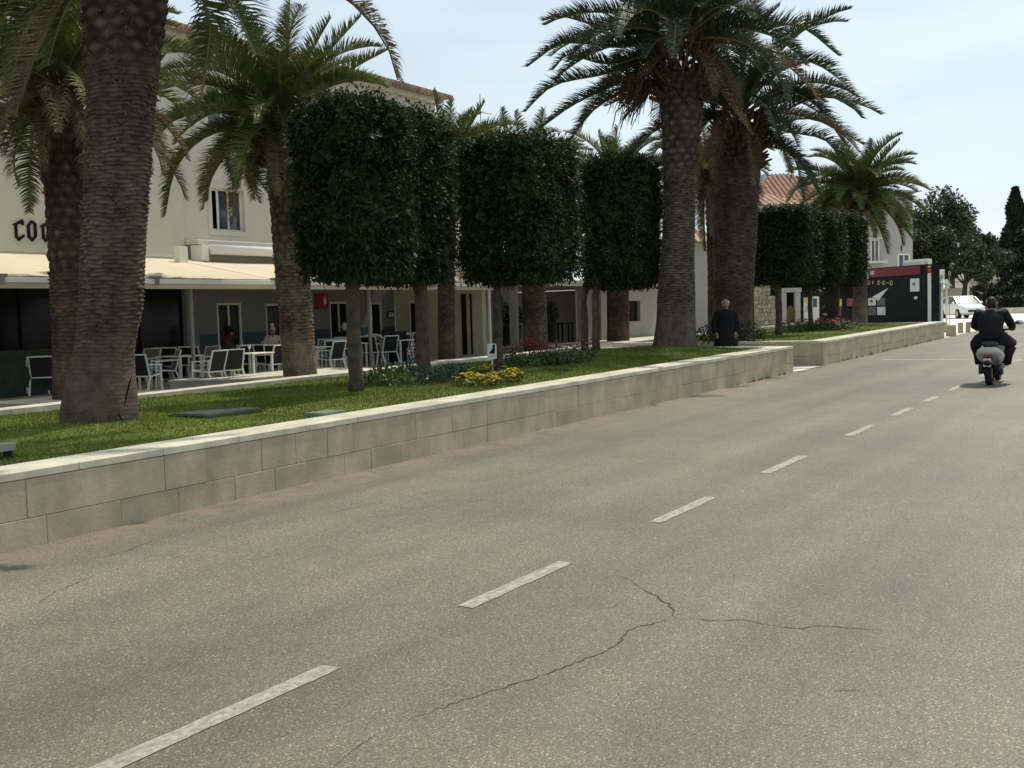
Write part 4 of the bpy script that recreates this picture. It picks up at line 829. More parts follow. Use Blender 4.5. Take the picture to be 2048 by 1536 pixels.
b = MB(); b.bx(33.4, 33.5, YC, YC+.06, Z3, 2.5); b.bx(34.5, 34.58, 22.5, 22.58, Z3, 2.4); b.bx(35.2, 35.28, 22.5, 22.58, Z3, 2.4); b.build('door_frames', M['alu'], an)
b = MB(); b.bx(34.58, 35.2, 22.56, 22.58, Z3, 2.4); b.bx(32.0, 32.9, 22.55, 22.58, Z3, 2.3); b.build('door_glass', M['glass'], an)
# potted plants under the portico
def potted(px, py, lab, d, s=1., sd=0):
    P = at(px, py, d); z = FL(33)+.24; t = thing('potted_plant', lab, 'plant', (P[0], P[1], z), 0, 'potted plants by the portico')
    b = MB(); b.lathe([(.17*s, 0), (.2*s, .1), (.27*s, .7*s), (.29*s, .74*s), (.26*s, .75*s)], n=14); b.build('pot', M['pot'], t, True)
    rng = np.random.default_rng(sd); n = 900; q = rng.normal(0, 1, (n, 3)); q /= np.linalg.norm(q, axis=1)[:, None]
    Pq = q*np.array([.36, .36, .42])*s*(rng.random((n, 1))**.3)+np.array([0, 0, 1.12*s]); V = leaf_quads(Pq, q, rng, .1); npmesh('foliage', V, np.arange(len(V)).reshape(-1, 4), M['leaf'], t)
    return t
potted(1100, 680, 'dark potted bush standing upright under the white portico', 40.5, 1.0, 5); potted(1016, 682, 'dark potted bush left of the portico beside a thin trunk', 38, 1., 6); potted(1030, 684, 'second dark potted bush partly behind the first, left of the portico', 39.2, .95, 7)
P = at(1131, 672, 41); t = thing('side_table', 'small dark table under the portico', 'table', (P[0], P[1], Z3), .2)
b = MB(); b.box((0, 0, .72), (.6, .5, .05)); b.build('tabletop', M['black'], t)
for sx in (-1, 1):
    for sy in (-1, 1): b = MB(); b.box((sx*.25, sy*.2, .35), (.05, .05, .7)); b.build('leg', M['black'], t)

# ------------------------------------------------------------------ cafe furniture
def make_chair():
    t = thing('armchair', 'x', 'chair', (0, 0, 0), 0, 'white framed terrace armchairs')     # faces +x
    w = .26
    b = MB()
    b.add([(.23, -w+.03, .43), (.23, w-.03, .43), (-.2, w-.03, .40), (-.2, -w+.03, .40), (.23, -w+.03, .445), (.23, w-.03, .445), (-.2, w-.03, .415), (-.2, -w+.03, .415)], [(3, 2, 1, 0), (4, 5, 6, 7), (0, 1, 5, 4), (1, 2, 6, 5), (2, 3, 7, 6), (3, 0, 4, 7)])
    b.build('seat', M['chairblack'], t)
    b = MB(); b.add([(-.21, -w+.03, .41), (-.21, w-.03, .41), (-.35, w-.03, .87), (-.35, -w+.03, .87), (-.195, -w+.03, .415), (-.195, w-.03, .415), (-.335, w-.03, .875), (-.335, -w+.03, .875)], [(0, 1, 2, 3), (7, 6, 5, 4), (0, 4, 5, 1), (1, 5, 6, 2), (2, 6, 7, 3), (3, 7, 4, 0)])
    b.build('backrest', M['chairblack'], t)
    b = MB(); r = .03
    for sy in (-1, 1): b.beam((-.2, sy*w, .40), (-.352, sy*w, .90), r, r); b.beam((.25, sy*w, .435), (-.2, sy*w, .405), r, r)
    b.beam((-.352, -w, .89), (-.352, w, .89), r*1.2, r); b.beam((-.2, -w, .405), (-.2, w, .405), r, r); b.beam((.25, -w, .435), (.25, w, .435), r, r); b.build('frame', M['alu'], t)
    for sy in (-1, 1):
        b = MB(); b.beam((.27, sy*(w+.012), 0), (.24, sy*(w+.012), .63), .035, .035); b.build('leg', M['alu'], t)
        b = MB(); b.beam((-.36, sy*(w+.012), 0), (-.2, sy*(w+.012), .42), .035, .035); b.build('leg', M['alu'], t)
        b = MB(); b.beam((.27, sy*(w+.012), .645), (-.29, sy*(w+.012), .665), .05, .03); b.build('armrest', M['alu'], t)
    return t
def make_table():
    t = thing('cafe_table', 'x', 'table', (0, 0, 0), 0, 'white terrace tables')
    b = MB(); b.box((0, 0, .735), (.8, .8, .03)); b.build('tabletop', M['white'], t, bevel=.005)
    for sx in (-1, 1):
        for sy in (-1, 1): b = MB(); b.box((sx*.35, sy*.35, .36), (.045, .045, .72)); b.build('leg', M['alu'], t)
    return t
def tp(px, py):                                        # a spot on the terrace floor
    z = FL(18)
    for _ in range(4):
        d = ray(px, py); P = d*((z-CAM[2])/d[2])+CAM; z = FL(P[0])
    return (P[0], P[1], z)
PC = make_chair(); PT = make_table(); used = [False, False]
chairs = [  # px, py at the feet, facing, black or painted grey-lit, label
 (58, 790, 1.65, 0, 'leftmost terrace armchair, black back towards the street'), (92, 789, .75, 0, 'armchair cut off by the nearest palm trunk, seen from behind at the left'), (14, 786, -.2, 0, 'armchair at the left edge of the picture beside a table'), (30, 781, 1.5, 0, 'second armchair from the left edge, back to the street, behind the first row'), (80, 778, 2.2, 0, 'dark-backed armchair between the left table and the shaggy palm'), (310, 763, 1.4, 0, 'armchair far back between the big palm and the grey-lit facing chair'), (480, 759, 1.5, 0, 'armchair just right of the hat woman'),
 (70, 772, PI+.3, 1, 'armchair at the left table in the dark, facing the street'),
 (290, 788, .35, 0, 'black-backed armchair just right of the nearest palm'), (331, 775, PI-.5, 1, 'grey-lit armchair facing the street, its white arms catching the sun'), (291, 768, PI+.2, 1, 'grey-lit armchair behind the black-backed chair nearest the big palm'), (352, 762, .3, 0, 'armchair behind the table right of the big palm, white top rail'), (389, 760, .5, 0, 'armchair between table and low parapet, second white top rail'), (409, 763, PI, 1, 'grey-lit armchair back half hidden beside the parapet'),
 (420, 778, 1.7, 0, 'black-backed armchair at the left end of the low parapet'), (458, 774, 1.25, 0, 'black-backed armchair behind the parapet in front of the hat woman'), (510, 757, .1, 0, 'armchair behind the long white table left of the pale woman'), (530, 756, .3, 0, 'narrow-looking armchair left of the pale woman'), (542, 760, 1.7, 0, 'black-backed armchair in front of the pale woman'), (556, 758, .6, 0, 'armchair squeezed beside the slender brown palm trunk'),
 (662, 749, 1.6, 0, 'black-backed armchair right of the brown palm trunk'), (678, 745, .4, 0, 'armchair tucked behind the one right of the brown palm'), (640, 741, PI+.1, 1, 'grey-lit armchair against the right side of the brown palm'), (664, 740, PI-.2, 1, 'grey-lit armchair at the far side of the table right of the palm'), (693, 741, .3, 0, 'armchair in front of the man behind the nearest clipped trunk'),
 (734, 729, PI+.2, 1, 'grey-lit armchair just above the litter bin'), (748, 731, .2, 0, 'armchair right behind the litter bin lid'), (772, 730, 1.3, 0, 'slanted black-backed armchair right of the litter bin'), (797, 725, PI*.55, 0, 'armchair seen from the side at the last table'), (822, 720, 1.55, 0, 'black-backed armchair left of the second clipped trunk'), (837, 719, .3, 0, 'armchair half hidden by the second clipped trunk')]
for i, (px, py, a, g, lab) in enumerate(chairs):
    P = tp(px, py)
    if not used[0]: o = PC; used[0] = True; o.location = P; o.rotation_euler.z = a; o['label'] = lab
    else: o = dup(PC, P, a, lab)
    if g:
        for ch in [q for q in bpy.data.objects if q.parent == o and q.name.split('.')[0] in ('seat', 'backrest')]:
            ch.data = ch.data.copy(); ch.data.materials[0] = M['chairlit']
for px, py, a, lab in [(12, 775, .1, 'terrace table at the left edge of the picture'), (362, 772, .1, 'terrace table right of the big palm'), (505, 766, .1, 'terrace table with a glass in front of the hat woman'), (632, 748, .1, 'terrace table right of the brown palm'), (795, 728, .1, 'last terrace table near the second clipped trunk'), (700, 738, .1, 'terrace table behind the nearest clipped trunk')]:
    P = tp(px, py)
    if not used[1]: o = PT; used[1] = True; o.location = P; o.rotation_euler.z = a; o['label'] = lab
    else: o = dup(PT, P, a, lab)
P = tp(505, 766); b = MB(); b.lathe([(.03, 0), (.03, .008), (.006, .012), (.006, .09), (.035, .12), (.038, .2), (.034, .2), (.03, .12)], n=12); tag(b.build('glass', M['paper'], loc=(P[0]-.15, P[1]-.1, P[2]+.75)), 'pale drinking glass on the table in front of the hat woman', 'glass')
for px0, px1, y0, y1, d, lab in [(766, 784, 656, 690, 33.6, 'tall black wicker screen behind the last terrace table'), (785, 812, 662, 690, 33.3, 'wide black wicker screen behind the last terrace table')]:
    A, B = at(px0, y1, d), at(px1, y1, d); h = (y1-y0)*d/FPX; b = MB(); L = np.linalg.norm(B-A)
    t = thing('wicker_screen', lab, 'screen', ((A[0]+B[0])/2, (A[1]+B[1])/2, FL(A[0])), math.atan2(B[1]-A[1], B[0]-A[0]), 'black wicker screens')
    b.box((0, 0, .45+.1), (L, .05, h+.5)); b.build('panel', M['chairblack'], t); b = MB()
    for sx in (-1, 1): b.box((sx*L/2, 0, .5), (.04, .07, h+.6))
    b.build('frame', M['black'], t)

# ------------------------------------------------------------------ people
def skin_mesh(verts, edges, radii, root=0, sub=2):
    me = bpy.data.meshes.new('sk'); me.from_pydata(verts, edges, []); o = bpy.data.objects.new('sk', me); C.objects.link(o)
    md = o.modifiers.new('s', 'SKIN'); md.use_smooth_shade = True; sm = o.modifiers.new('d', 'SUBSURF'); sm.levels = sub; sm.render_levels = sub
    for i, r in enumerate(radii):
        v = me.skin_vertices[0].data[i]; v.radius = (r, r) if not hasattr(r, '__len__') else r; v.use_root = (i == root)
    dg = bpy.context.evaluated_depsgraph_get(); dg.update(); ev = bpy.data.meshes.new_from_object(o.evaluated_get(dg))
    bpy.data.objects.remove(o); bpy.data.meshes.remove(me); return ev
def mesh_into(mb, me, m=0): mb.add([tuple(v.co) for v in me.vertices], [tuple(p.vertices) for p in me.polygons], m)
def head(mb, c, face, s=1., m=1):
    # face: horizontal unit vector the face looks along
    f = Vector((face[0], face[1], 0)).normalized(); l = Vector((-f.y, f.x, 0)); c = Vector(c)
    n, k = 18, 14; V = []; F = []
    for i in range(k+1):
        a = PI*i/k; z = -math.cos(a)
        for j in range(n):
            t = 2*PI*j/n; rr = math.sin(a); x = math.cos(t)*rr; y = math.sin(t)*rr
            sx = .098 if x > 0 else .1; sy = .076*(1 if z > -.1 else 1-.28*(-z-.1))
            xx = x*sx*(1 if z > -.2 else 1-.1*(-z)); 
            if x > .5 and abs(z+.52) < .14: xx += .006                      # lips and chin
            if x > .75 and abs(z-.16) < .12 and abs(y) > .2: xx -= .010      # eye sockets
            V.append(c+(f*xx+l*(y*sy))*s+Vector((0, 0, z*.122*s)))
    F = [(i*n+j, i*n+(j+1) % n, (i+1)*n+(j+1) % n, (i+1)*n+j) for i in range(k) for j in range(n)]; mb.add(V, F, m)
    def P(a, b, d): return c+(f*a+l*b)*s+Vector((0, 0, d*s))
    mb.add([P(.09, 0, .035), P(.092, .016, -.022), P(.125, 0, -.018), P(.092, -.016, -.022), P(.09, 0, -.032)], [(0, 1, 2), (0, 2, 3), (1, 4, 2), (2, 4, 3)], m)
    for sg_ in (1, -1):
        e = P(.086, .033*sg_, .018); mb.ball(e, .011*s, 8, 6, 2); mb.ball(P(-.005, .078*sg_, -.005), (.022*s, .022*s, .033*s), 8, 6, m)
    mb.ball(P(.088, 0, -.062), (.012*s, .024*s, .006*s), 8, 4, 3)
def hand(mb, w, d, up_, m=1, curl=.5, s=1.):
    w, d, u = Vector(w), Vector(d).normalized(), Vector(up_).normalized(); sd = d.cross(u).normalized(); u = sd.cross(d)
    mb.tube([w-d*.02, w+d*.03, w+d*.085], [.026*s, .034*s, .033*s], 8, m)
    for k, (o, L) in enumerate(((-.03, .062), (-.01, .075), (.01, .07), (.03, .055))):
        p = w+d*.08+sd*o; a = p+d*L*.45*s-u*.008; e1 = a+(d*math.cos(curl)-u*math.sin(curl))*L*.35; e2 = e1+(d*math.cos(curl*2)-u*math.sin(curl*2))*L*.3
        mb.tube([p, a, e1, e2], [.0095, .009, .0085, .007], 6, m)
    p = w+d*.03-sd*.03; mb.tube([p, p+(d*.6-sd*.7)*.045, p+(d*.95-sd*.5)*.075], [.012, .011, .008], 6, m)
def figure(label, J, face, loc, rz, mats, hairfn=None, cat='person', s=1.):
    # J: dict of joints in local metres: pelvis, waist, chest, neck, head, and L/R shoulder elbow wrist hip knee ankle toe
    names = list(J); idx = {k: i for i, k in enumerate(names) if k != 'head'}; names = [k for k in names if k != 'head']; idx = {k: i for i, k in enumerate(names)}
    E = [('pelvis', 'waist'), ('waist', 'chest'), ('chest', 'neck')]
    for q in 'LR': E += [('chest', 'sh'+q), ('sh'+q, 'el'+q), ('el'+q, 'wr'+q), ('pelvis', 'hip'+q), ('hip'+q, 'kn'+q), ('kn'+q, 'an'+q), ('an'+q, 'to'+q)]
    RD = dict(pelvis=(.15, .12), waist=(.14, .11), chest=(.16, .12), neck=.055, sh=.075, el=.05, wr=.034, hip=.1, kn=.066, an=.046, to=.038)
    me = skin_mesh([J[k] for k in names], [(idx[a], idx[b_]) for a, b_ in E], [RD.get(k, RD.get(k[:-1])) for k in names], idx['pelvis'])
    mb = MB(); mesh_into(mb, me, 0); bpy.data.meshes.remove(me)
    nk, hd = Vector(J['neck']), Vector(J['head']); mb.tube([nk-Vector((0, 0, .05)), nk+(hd-nk)*.5, hd-Vector((0, 0, .04))], [.062, .054, .052], 10, 1)
    head(mb, hd, face, 1., 1)
    for q in 'LR':
        e, w = Vector(J['el'+q]), Vector(J['wr'+q]); hand(mb, w, w-e, (0, 0, 1), 1)
    o = mb.build('person', mats, None, True, loc=loc, rz=rz); tag(o, label, cat)
    if hairfn: hairfn(o, hd)
    return o
def cap_hair(m, back=1., top=.13, front=.02, low=-.06):
    def fn(o, hd):
        b = MB(); n, k = 16, 9; V = []
        for i in range(k+1):
            for j in range(n):
                t = 2*PI*j/n; c_ = math.cos(t); lim = (PI*.42 if c_ > .35 else PI*.78) if back else PI*.4
                a = lim*i/k; V.append((hd.x-.008+math.sin(a)*c_*.108, hd.y+math.sin(a)*math.sin(t)*.086, hd.z+math.cos(a)*top))
        b.add(V, [(i*n+j, i*n+(j+1) % n, (i+1)*n+(j+1) % n, (i+1)*n+j) for i in range(k) for j in range(n)]); b.build('hair', m, o, True)
    return fn
stand = dict(pelvis=(0, 0, .93), waist=(0, 0, 1.08), chest=(0, 0, 1.3), neck=(0, 0, 1.45), head=(.02, 0, 1.585))
for q, sg_ in (('L', 1), ('R', -1)):
    stand.update({'sh'+q: (0, .18*sg_, 1.37), 'el'+q: (-.02, .25*sg_, 1.1), 'wr'+q: (.1, .22*sg_, .9), 'hip'+q: (0, .09*sg_, .86), 'kn'+q: (.03, .1*sg_, .48), 'an'+q: (0, .1*sg_, .08), 'to'+q: (.14, .11*sg_, .035)})
skinm = [M['cloth'], M['skin'], M['black'], M['redpaint']]
# man in a long dark robe walking on the path
P = at(1450, 650, 25.9); P = (P[0]+.05, P[1], R(P[0], 8.)+.0)
def monk_hair(o, hd):
    b = MB()
    for sg_ in (1, -1): b.ball((hd.x-.03, hd.y+.07*sg_, hd.z+.03), (.06, .02, .05), 10, 6)
    b.ball((hd.x-.085, hd.y, hd.z+.0), (.03, .06, .06), 10, 6); b.build('hair', M['hairwhite'], o, True)
    b = MB(); n = 20; V = []
    prof = [(.36, .04), (.34, .3), (.3, .65), (.26, .95), (.235, 1.12), (.25, 1.3), (.2, 1.41), (.09, 1.46)]
    for i, (r, z) in enumerate(prof):
        for k in range(n):
            a = 2*PI*k/n; f = 1+.05*math.sin(a*7+z*3)*(1 if z < 1 else 0); V.append((math.cos(a)*r*.72*f, math.sin(a)*r*.95*f, z))
    b.add(V, [(i*n+k, i*n+(k+1) % n, (i+1)*n+(k+1) % n, (i+1)*n+k) for i in range(len(prof)-1) for k in range(n)]); b.build('robe', M['cloth'], o, True)
    for sg_ in (1, -1):
        b = MB(); b.tube([(0, .19*sg_, 1.38), (-.02, .27*sg_, 1.1), (.1, .25*sg_, .93)], [.085, .085, .08], 12); b.build('sleeve', M['cloth'], o, True)
figure('balding man in a long black robe standing on the path between the planters', stand, (1, 0), P, PI+YAW-.25+.1, skinm, monk_hair)
# seated figures
def seated():
    d = dict(pelvis=(-.08, 0, .54), waist=(-.1, 0, .7), chest=(-.1, 0, .92), neck=(-.08, 0, 1.08), head=(-.05, 0, 1.21))
    for q, sg_ in (('L', 1), ('R', -1)): d.update({'sh'+q: (-.1, .18*sg_, 1.0), 'el'+q: (.06, .25*sg_, .78), 'wr'+q: (.26, .12*sg_, .8), 'hip'+q: (-.02, .1*sg_, .52), 'kn'+q: (.38, .11*sg_, .52), 'an'+q: (.4, .11*sg_, .09), 'to'+q: (.54, .12*sg_, .035)})
    return d
def hat_hair(o, hd):
    cap_hair(M['hairred'])(o, hd); b = MB()
    for k in range(26):
        a = PI*.35+k/25*PI*1.3; b.tube([(hd.x+math.cos(a)*.09, hd.y+math.sin(a)*.085, hd.z+.03), (hd.x+math.cos(a)*.12, hd.y+math.sin(a)*.12, hd.z-.15), (hd.x+math.cos(a)*.11-.03, hd.y+math.sin(a)*.11, hd.z-.33)], [.02, .024, .01], 5)
    b.build('long_hair', M['hairred'], o, True)
    b = MB(); b.lathe([(.2, .06), (.2, .075), (.12, .085), (.115, .17), (.1, .19), (.02, .195)], (hd.x-.01, hd.y, hd.z), 18); b.build('hat', M['black'], o, True)
def bun_hair(o, hd):
    cap_hair(M['hairwhite'])(o, hd); b = MB(); b.ball((hd.x-.06, hd.y, hd.z+.15), .06, 10, 8); b.build('hair_bun', M['hairwhite'], o, True)
PH = tp(466, 757); figure('seated woman with long auburn hair and a black hat at a terrace table', seated(), (1, 0), (PH[0], PH[1], PH[2]+.0), -.9, [M['clothbrown'], M['skin'], M['black'], M['redpaint']], hat_hair)
PH = tp(549, 747); figure('seated woman in a pale blouse with a white hair bun, left of the brown palm', seated(), (1, 0), PH, PI+.9, [M['clothlight'], M['skin'], M['black'], M['redpaint']], bun_hair)
PH = tp(692, 732); figure('grey-haired seated man half hidden by the nearest clipped trunk', seated(), (1, 0), PH, .6, [M['clothnavy'], M['skin'], M['black'], M['redpaint']], cap_hair(M['hairwhite']))
PS = make_chair.__call__() if False else None
for (px, py, a, lab) in ((466, 757, -.9, 'armchair the hat woman sits in'), (549, 747, PI+.9, 'armchair the pale woman sits in'), (692, 732, .6, 'armchair the grey-haired man sits in')):
    P = tp(px, py); dup(PC, (P[0]-.06*math.cos(a), P[1]-.06*math.sin(a), P[2]), a, lab)

# ------------------------------------------------------------------ scooter and rider
P = gp(1979, 770); SX, SY = P[0], P[1]; SZ = R(SX, SY); srz = .03
st = thing('scooter', 'pale grey motor scooter ridden away along the street', 'scooter', (SX, SY, SZ), srz)
def wheel(parent, x, r, w, name):
    b = MB(); n = 26; V = []; prof = [(-w/2, r*.72), (-w/2, r*.9), (-w/3, r), (w/3, r), (w/2, r*.9), (w/2, r*.72)]
    for k in range(n):
        a = 2*PI*k/n
        for yy, rr in prof: V.append((x+math.cos(a)*rr, yy, r+math.sin(a)*rr))
    m_ = len(prof); F = [(k*m_+i, k*m_+(i+1) % m_, ((k+1) % n)*m_+(i+1) % m_, ((k+1) % n)*m_+i) for k in range(n) for i in range(m_)]
    o = b.add(V, F).build(name, M['rubber'], parent, True)
    b = MB(); b.tube([(x, -w*.35, r), (x, w*.35, r)], r*.7, 20); b.build('rim', M['chrome'], o)
    return o
wheel(st, .0, .24, .12, 'wheel'); wheel(st, 1.25, .23, .1, 'wheel')
b = MB(); prof = [(-.27, .63, .13, .06), (-.22, .62, .19, .1), (-.05, .57, .225, .15), (.2, .52, .24, .18), (.42, .46, .2, .16), (.5, .44, .12, .12)]; n = 16; V = []
for x, z, ry, rz_ in prof:
    for k in range(n): a = 2*PI*k/n; V.append((x, math.cos(a)*ry, z+math.sin(a)*rz_*(1. if math.sin(a) > 0 else .75)))
F = [(i*n+k, i*n+(k+1) % n, (i+1)*n+(k+1) % n, (i+1)*n+k) for i in range(len(prof)-1) for k in range(n)]+[tuple(range(n-1, -1, -1)), tuple((len(prof)-1)*n+k for k in range(n))]
b.add(V, F).build('body', M['scooterwhite'], st, True)
b = MB(); prof = [(-.24, .74, .1, .04), (-.05, .76, .15, .06), (.25, .75, .15, .06), (.5, .72, .11, .05), (.6, .7, .06, .04)]; V = []
for x, z, ry, rz_ in prof:
    for k in range(n): a = 2*PI*k/n; V.append((x, math.cos(a)*ry, z+math.sin(a)*rz_))
b.add(V, F[:4*n]+[tuple(range(n-1, -1, -1)), tuple(4*n+k for k in range(n))]).build('seat', M['plastic'], st, True)
b = MB(); b.tube([(-.2, 0, .48), (-.3, 0, .38), (-.33, 0, .28), (-.3, 0, .2)], [.1, .1, .085, .06], 10); b.box((-.1, .12, .3), (.4, .06, .16)); b.box((.1, -.15, .28), (.45, .1, .18)); b.build('mudguard', M['plastic'], st, bevel=.01)
b = MB(); b.tube([(.3, -.17, .2), (-.05, -.19, .24), (-.28, -.19, .3)], [.03, .055, .05], 10); b.build('exhaust', M['plastic'], st, True)
b = MB(); b.box((-.3, 0, .545), (.05, .12, .05)); b.build('tail_light', M['taillight'], st, bevel=.01)
b = MB(); b.box((-.335, 0, .43), (.01, .13, .15)); b.build('number_plate', M['plate'], st)
b = MB()
for y in (-.04, 0, .04): b.box((-.342, y, .45), (.003, .018, .04))
b.box((-.342, 0, .39), (.003, .08, .03)); b.build('plate_marks', M['poster2'], st)
b = MB(); b.box((.75, 0, .3), (.5, .34, .06)); b.build('footboard', M['plastic'], st, bevel=.02)
b = MB(); b.box((1.08, 0, .66), (.06, .4, .62), M=Matrix.Rotation(-.25, 3, 'Y')); b.build('leg_shield', M['scooterwhite'], st, bevel=.03)
b = MB(); b.tube([(1.25, 0, .25), (1.0, 0, .98)], .03, 8); b.tube([(1.0, -.02, .98), (.94, -.33, 1.0)], .018, 8); b.tube([(1.0, .02, .98), (.94, .33, 1.0)], .018, 8); b.ball((1.02, 0, .96), (.1, .16, .09)); b.build('handlebar', M['plastic'], st)
b = MB(); b.tube([(1.1, .1, .23), (1.32, .08, .48), (1.46, .06, .35)], [.05, .09, .05], 8); b.build('front_mudguard', M['scooterwhite'], st, True)
for sg_ in (1, -1):
    b = MB(); b.tube([(.96, .26*sg_, 1.0), (1.0, .35*sg_, 1.1)], .008, 6); b.ball((.99, .40*sg_, 1.12), (.02, .075, .045), 12, 8); o = b.build('mirror', M['plastic'], st, True)
    b = MB(); b.ball((.972, .40*sg_, 1.12), (.006, .066, .038), 12, 8); b.build('mirror_glass', M['chrome'], o, True)
ride = dict(pelvis=(.12, 0, .9), waist=(.13, 0, 1.05), chest=(.2, 0, 1.24), neck=(.25, 0, 1.37), head=(.3, 0, 1.49))
for q, sg_ in (('L', 1), ('R', -1)): ride.update({'sh'+q: (.22, .2*sg_, 1.32), 'el'+q: (.5, .32*sg_, 1.08), 'wr'+q: (.86, .29*sg_, 1.02), 'hip'+q: (.16, .12*sg_, .85), 'kn'+q: (.56, .31*sg_, .72), 'an'+q: (.5, .22*sg_, .38), 'to'+q: (.64, .24*sg_, .345)})
rd = figure('rider in dark jacket and trousers on the scooter, seen from behind', ride, (1, 0), (SX, SY, SZ), srz, [M['clothnavy'], M['skin'], M['black'], M['redpaint']], cap_hair(M['hairdark']))
b = MB(); n = 16; prof = [(.13, 0, .86, .19, .15), (.13, 0, 1.0, .2, .155), (.17, 0, 1.16, .235, .16), (.21, 0, 1.3, .22, .14), (.24, 0, 1.37, .12, .09)]; V = []
for x, y, z, ry, rx in prof:
    for k in range(n): a = 2*PI*k/n; V.append((x+math.cos(a)*rx, y+math.sin(a)*ry, z+.01*math.sin(3*a+z*9)))
b.add(V, [(i*n+k, i*n+(k+1) % n, (i+1)*n+(k+1) % n, (i+1)*n+k) for i in range(len(prof)-1) for k in range(n)]).build('jacket', M['clothnavy'], rd, True)
for q, sg_ in (('L', 1), ('R', -1)):
    b = MB(); b.tube([(.1, .1*sg_, .86), (.34, .22*sg_, .82), (.56, .31*sg_, .74), (.57, .3*sg_, .68), (.53, .26*sg_, .55), (.5, .23*sg_, .36)], [.13, .115, .1, .1, .085, .08], 12); b.build('trouser_leg', M['clothnavy'], rd, True)
    b = MB(); b.tube([(.22, .2*sg_, 1.33), (.36, .27*sg_, 1.2), (.5, .32*sg_, 1.08), (.7, .31*sg_, 1.04), (.84, .3*sg_, 1.02)], [.09, .08, .072, .06, .05], 12); b.build('sleeve', M['clothnavy'], rd, True)

# ------------------------------------------------------------------ bollards
for px, py, s_, lab in [(1902, 672, .36, 'nearest stone block bollard at the end of the planter wall'), (1921, 666, .2, 'middle stone block bollard beyond the nearest one'), (1936, 664.5, .18, 'farthest stone block bollard left of the scooter rider'), (1886, 664, .34, 'stone block bollard half hidden by the end of the planter wall')]:
    P = gp(px, py); b = MB(); b.box((0, 0, .19), (s_, s_, .4), taper=.96); b.box((0, 0, .4), (s_*.9, s_*.9, .03), taper=.9)
    tag(b.build('bollard', M['stone'], loc=(P[0], P[1], R(P[0], P[1])), rz=.2, bevel=.012), lab, 'bollard', 'stone block bollards')

# ------------------------------------------------------------------ stone gate, kiosks, far houses
def far(px, py, d): return Vector(at(px, py, d))
A, B = far(1508, 662, 49), far(1552, 662, 49)
t = thing('stone_pillar', 'rough rubble stone gate pillar with a stepped top behind the far lawn', 'pillar'); b = MB(); ux = (B-A); ux.z = 0; Lx = ux.length; ux.normalize(); az = math.atan2(ux.y, ux.x)
rows = 13; zt0 = .35; zt1 = 2.75
for r_ in range(rows):
    x = 0; z0 = zt0+(zt1-zt0)*r_/rows; z1 = zt0+(zt1-zt0)*(r_+1)/rows; Lr = Lx*(1 if r_ < 10 else .72)
    while x < Lr-.05:
        w = min(random.uniform(.1, .26), Lr-x); c = A+ux*(x+w/2); b.box((c.x, c.y, (z0+z1)/2), (w-.012, .5+random.uniform(-.03, .03), z1-z0-.014), rz=az); x += w
b.build('rubble', M['pillarstone'], t, bevel=.015)
b = MB(); c = A+ux*Lx*.5; b.box((c.x, c.y, 1.2), (Lx-.04, .4, 1.8), rz=az); b.build('mortar_core', M['joint'], t)
A, B = far(1562, 657, 51), far(1600, 657, 51); ux = B-A; ux.z = 0; Lx = ux.length; ux.normalize(); az = math.atan2(ux.y, ux.x)
t = thing('gateway', 'white stone gateway with a small gable ornament and gilded iron gate', 'gate'); b = MB()
for u in (.12, Lx-.12): c = A+ux*u; b.box((c.x, c.y, 1.35), (.24, .3, 2.0), rz=az)
c = A+ux*Lx/2; b.box((c.x, c.y, 2.45), (Lx+.1, .34, .2), rz=az); b.build('stone_frame', M['housegrey'], t, bevel=.01)
b = MB(); vz = Vector((0, 0, 1)); b.prism([(-.32, 0), (-.2, 0), (0, .22), (.2, 0), (.32, 0), (0, .36)], c+vz*2.56-Vector((-ux.y, ux.x, 0))*.1, ux, vz, .2); b.build('gable', M['white'], t)
b = MB()
for k in range(9): p = A+ux*(.26+k*(Lx-.52)/8); b.tube([(p.x, p.y, .55), (p.x, p.y, 1.75-.05*abs(k-4))], .018, 5)
for z in (.6, 1.1, 1.5): p, q = A+ux*.24, A+ux*(Lx-.24); b.tube([(p.x, p.y, z), (q.x, q.y, z)], .018, 5)
b.build('iron_gate', M['gategold'], t)
b = MB(); p = c+Vector((-ux.y, ux.x, 0))*.6; b.box((p.x, p.y, 1.4), (Lx-.3, .1, 1.9), rz=az); b.build('dark_passage', M['dark'], t)

t = thing('hedge', 'added dark leaf screen standing in for the shade behind the white gateway', 'hedge', (0, 0, 0), 0, None); A, B = np.array(far(1540, 640, 54)), np.array(far(1630, 640, 54)); rng = np.random.default_rng(9); n = 6000  # leaf mass added to darken the shaded gap behind the gate
P_ = A+(B-A)*rng.random((n, 1)); P_[:, 2] = .4+rng.random(n)*2.9; P_[:, :2] += rng.normal(0, .2, (n, 2)); V = leaf_quads(P_, rng.normal(0, 1, (n, 3)), rng, .24, asp=.7, droop=0); npmesh('foliage', V, np.arange(len(V)).reshape(-1, 4), M['leaf3'], t)
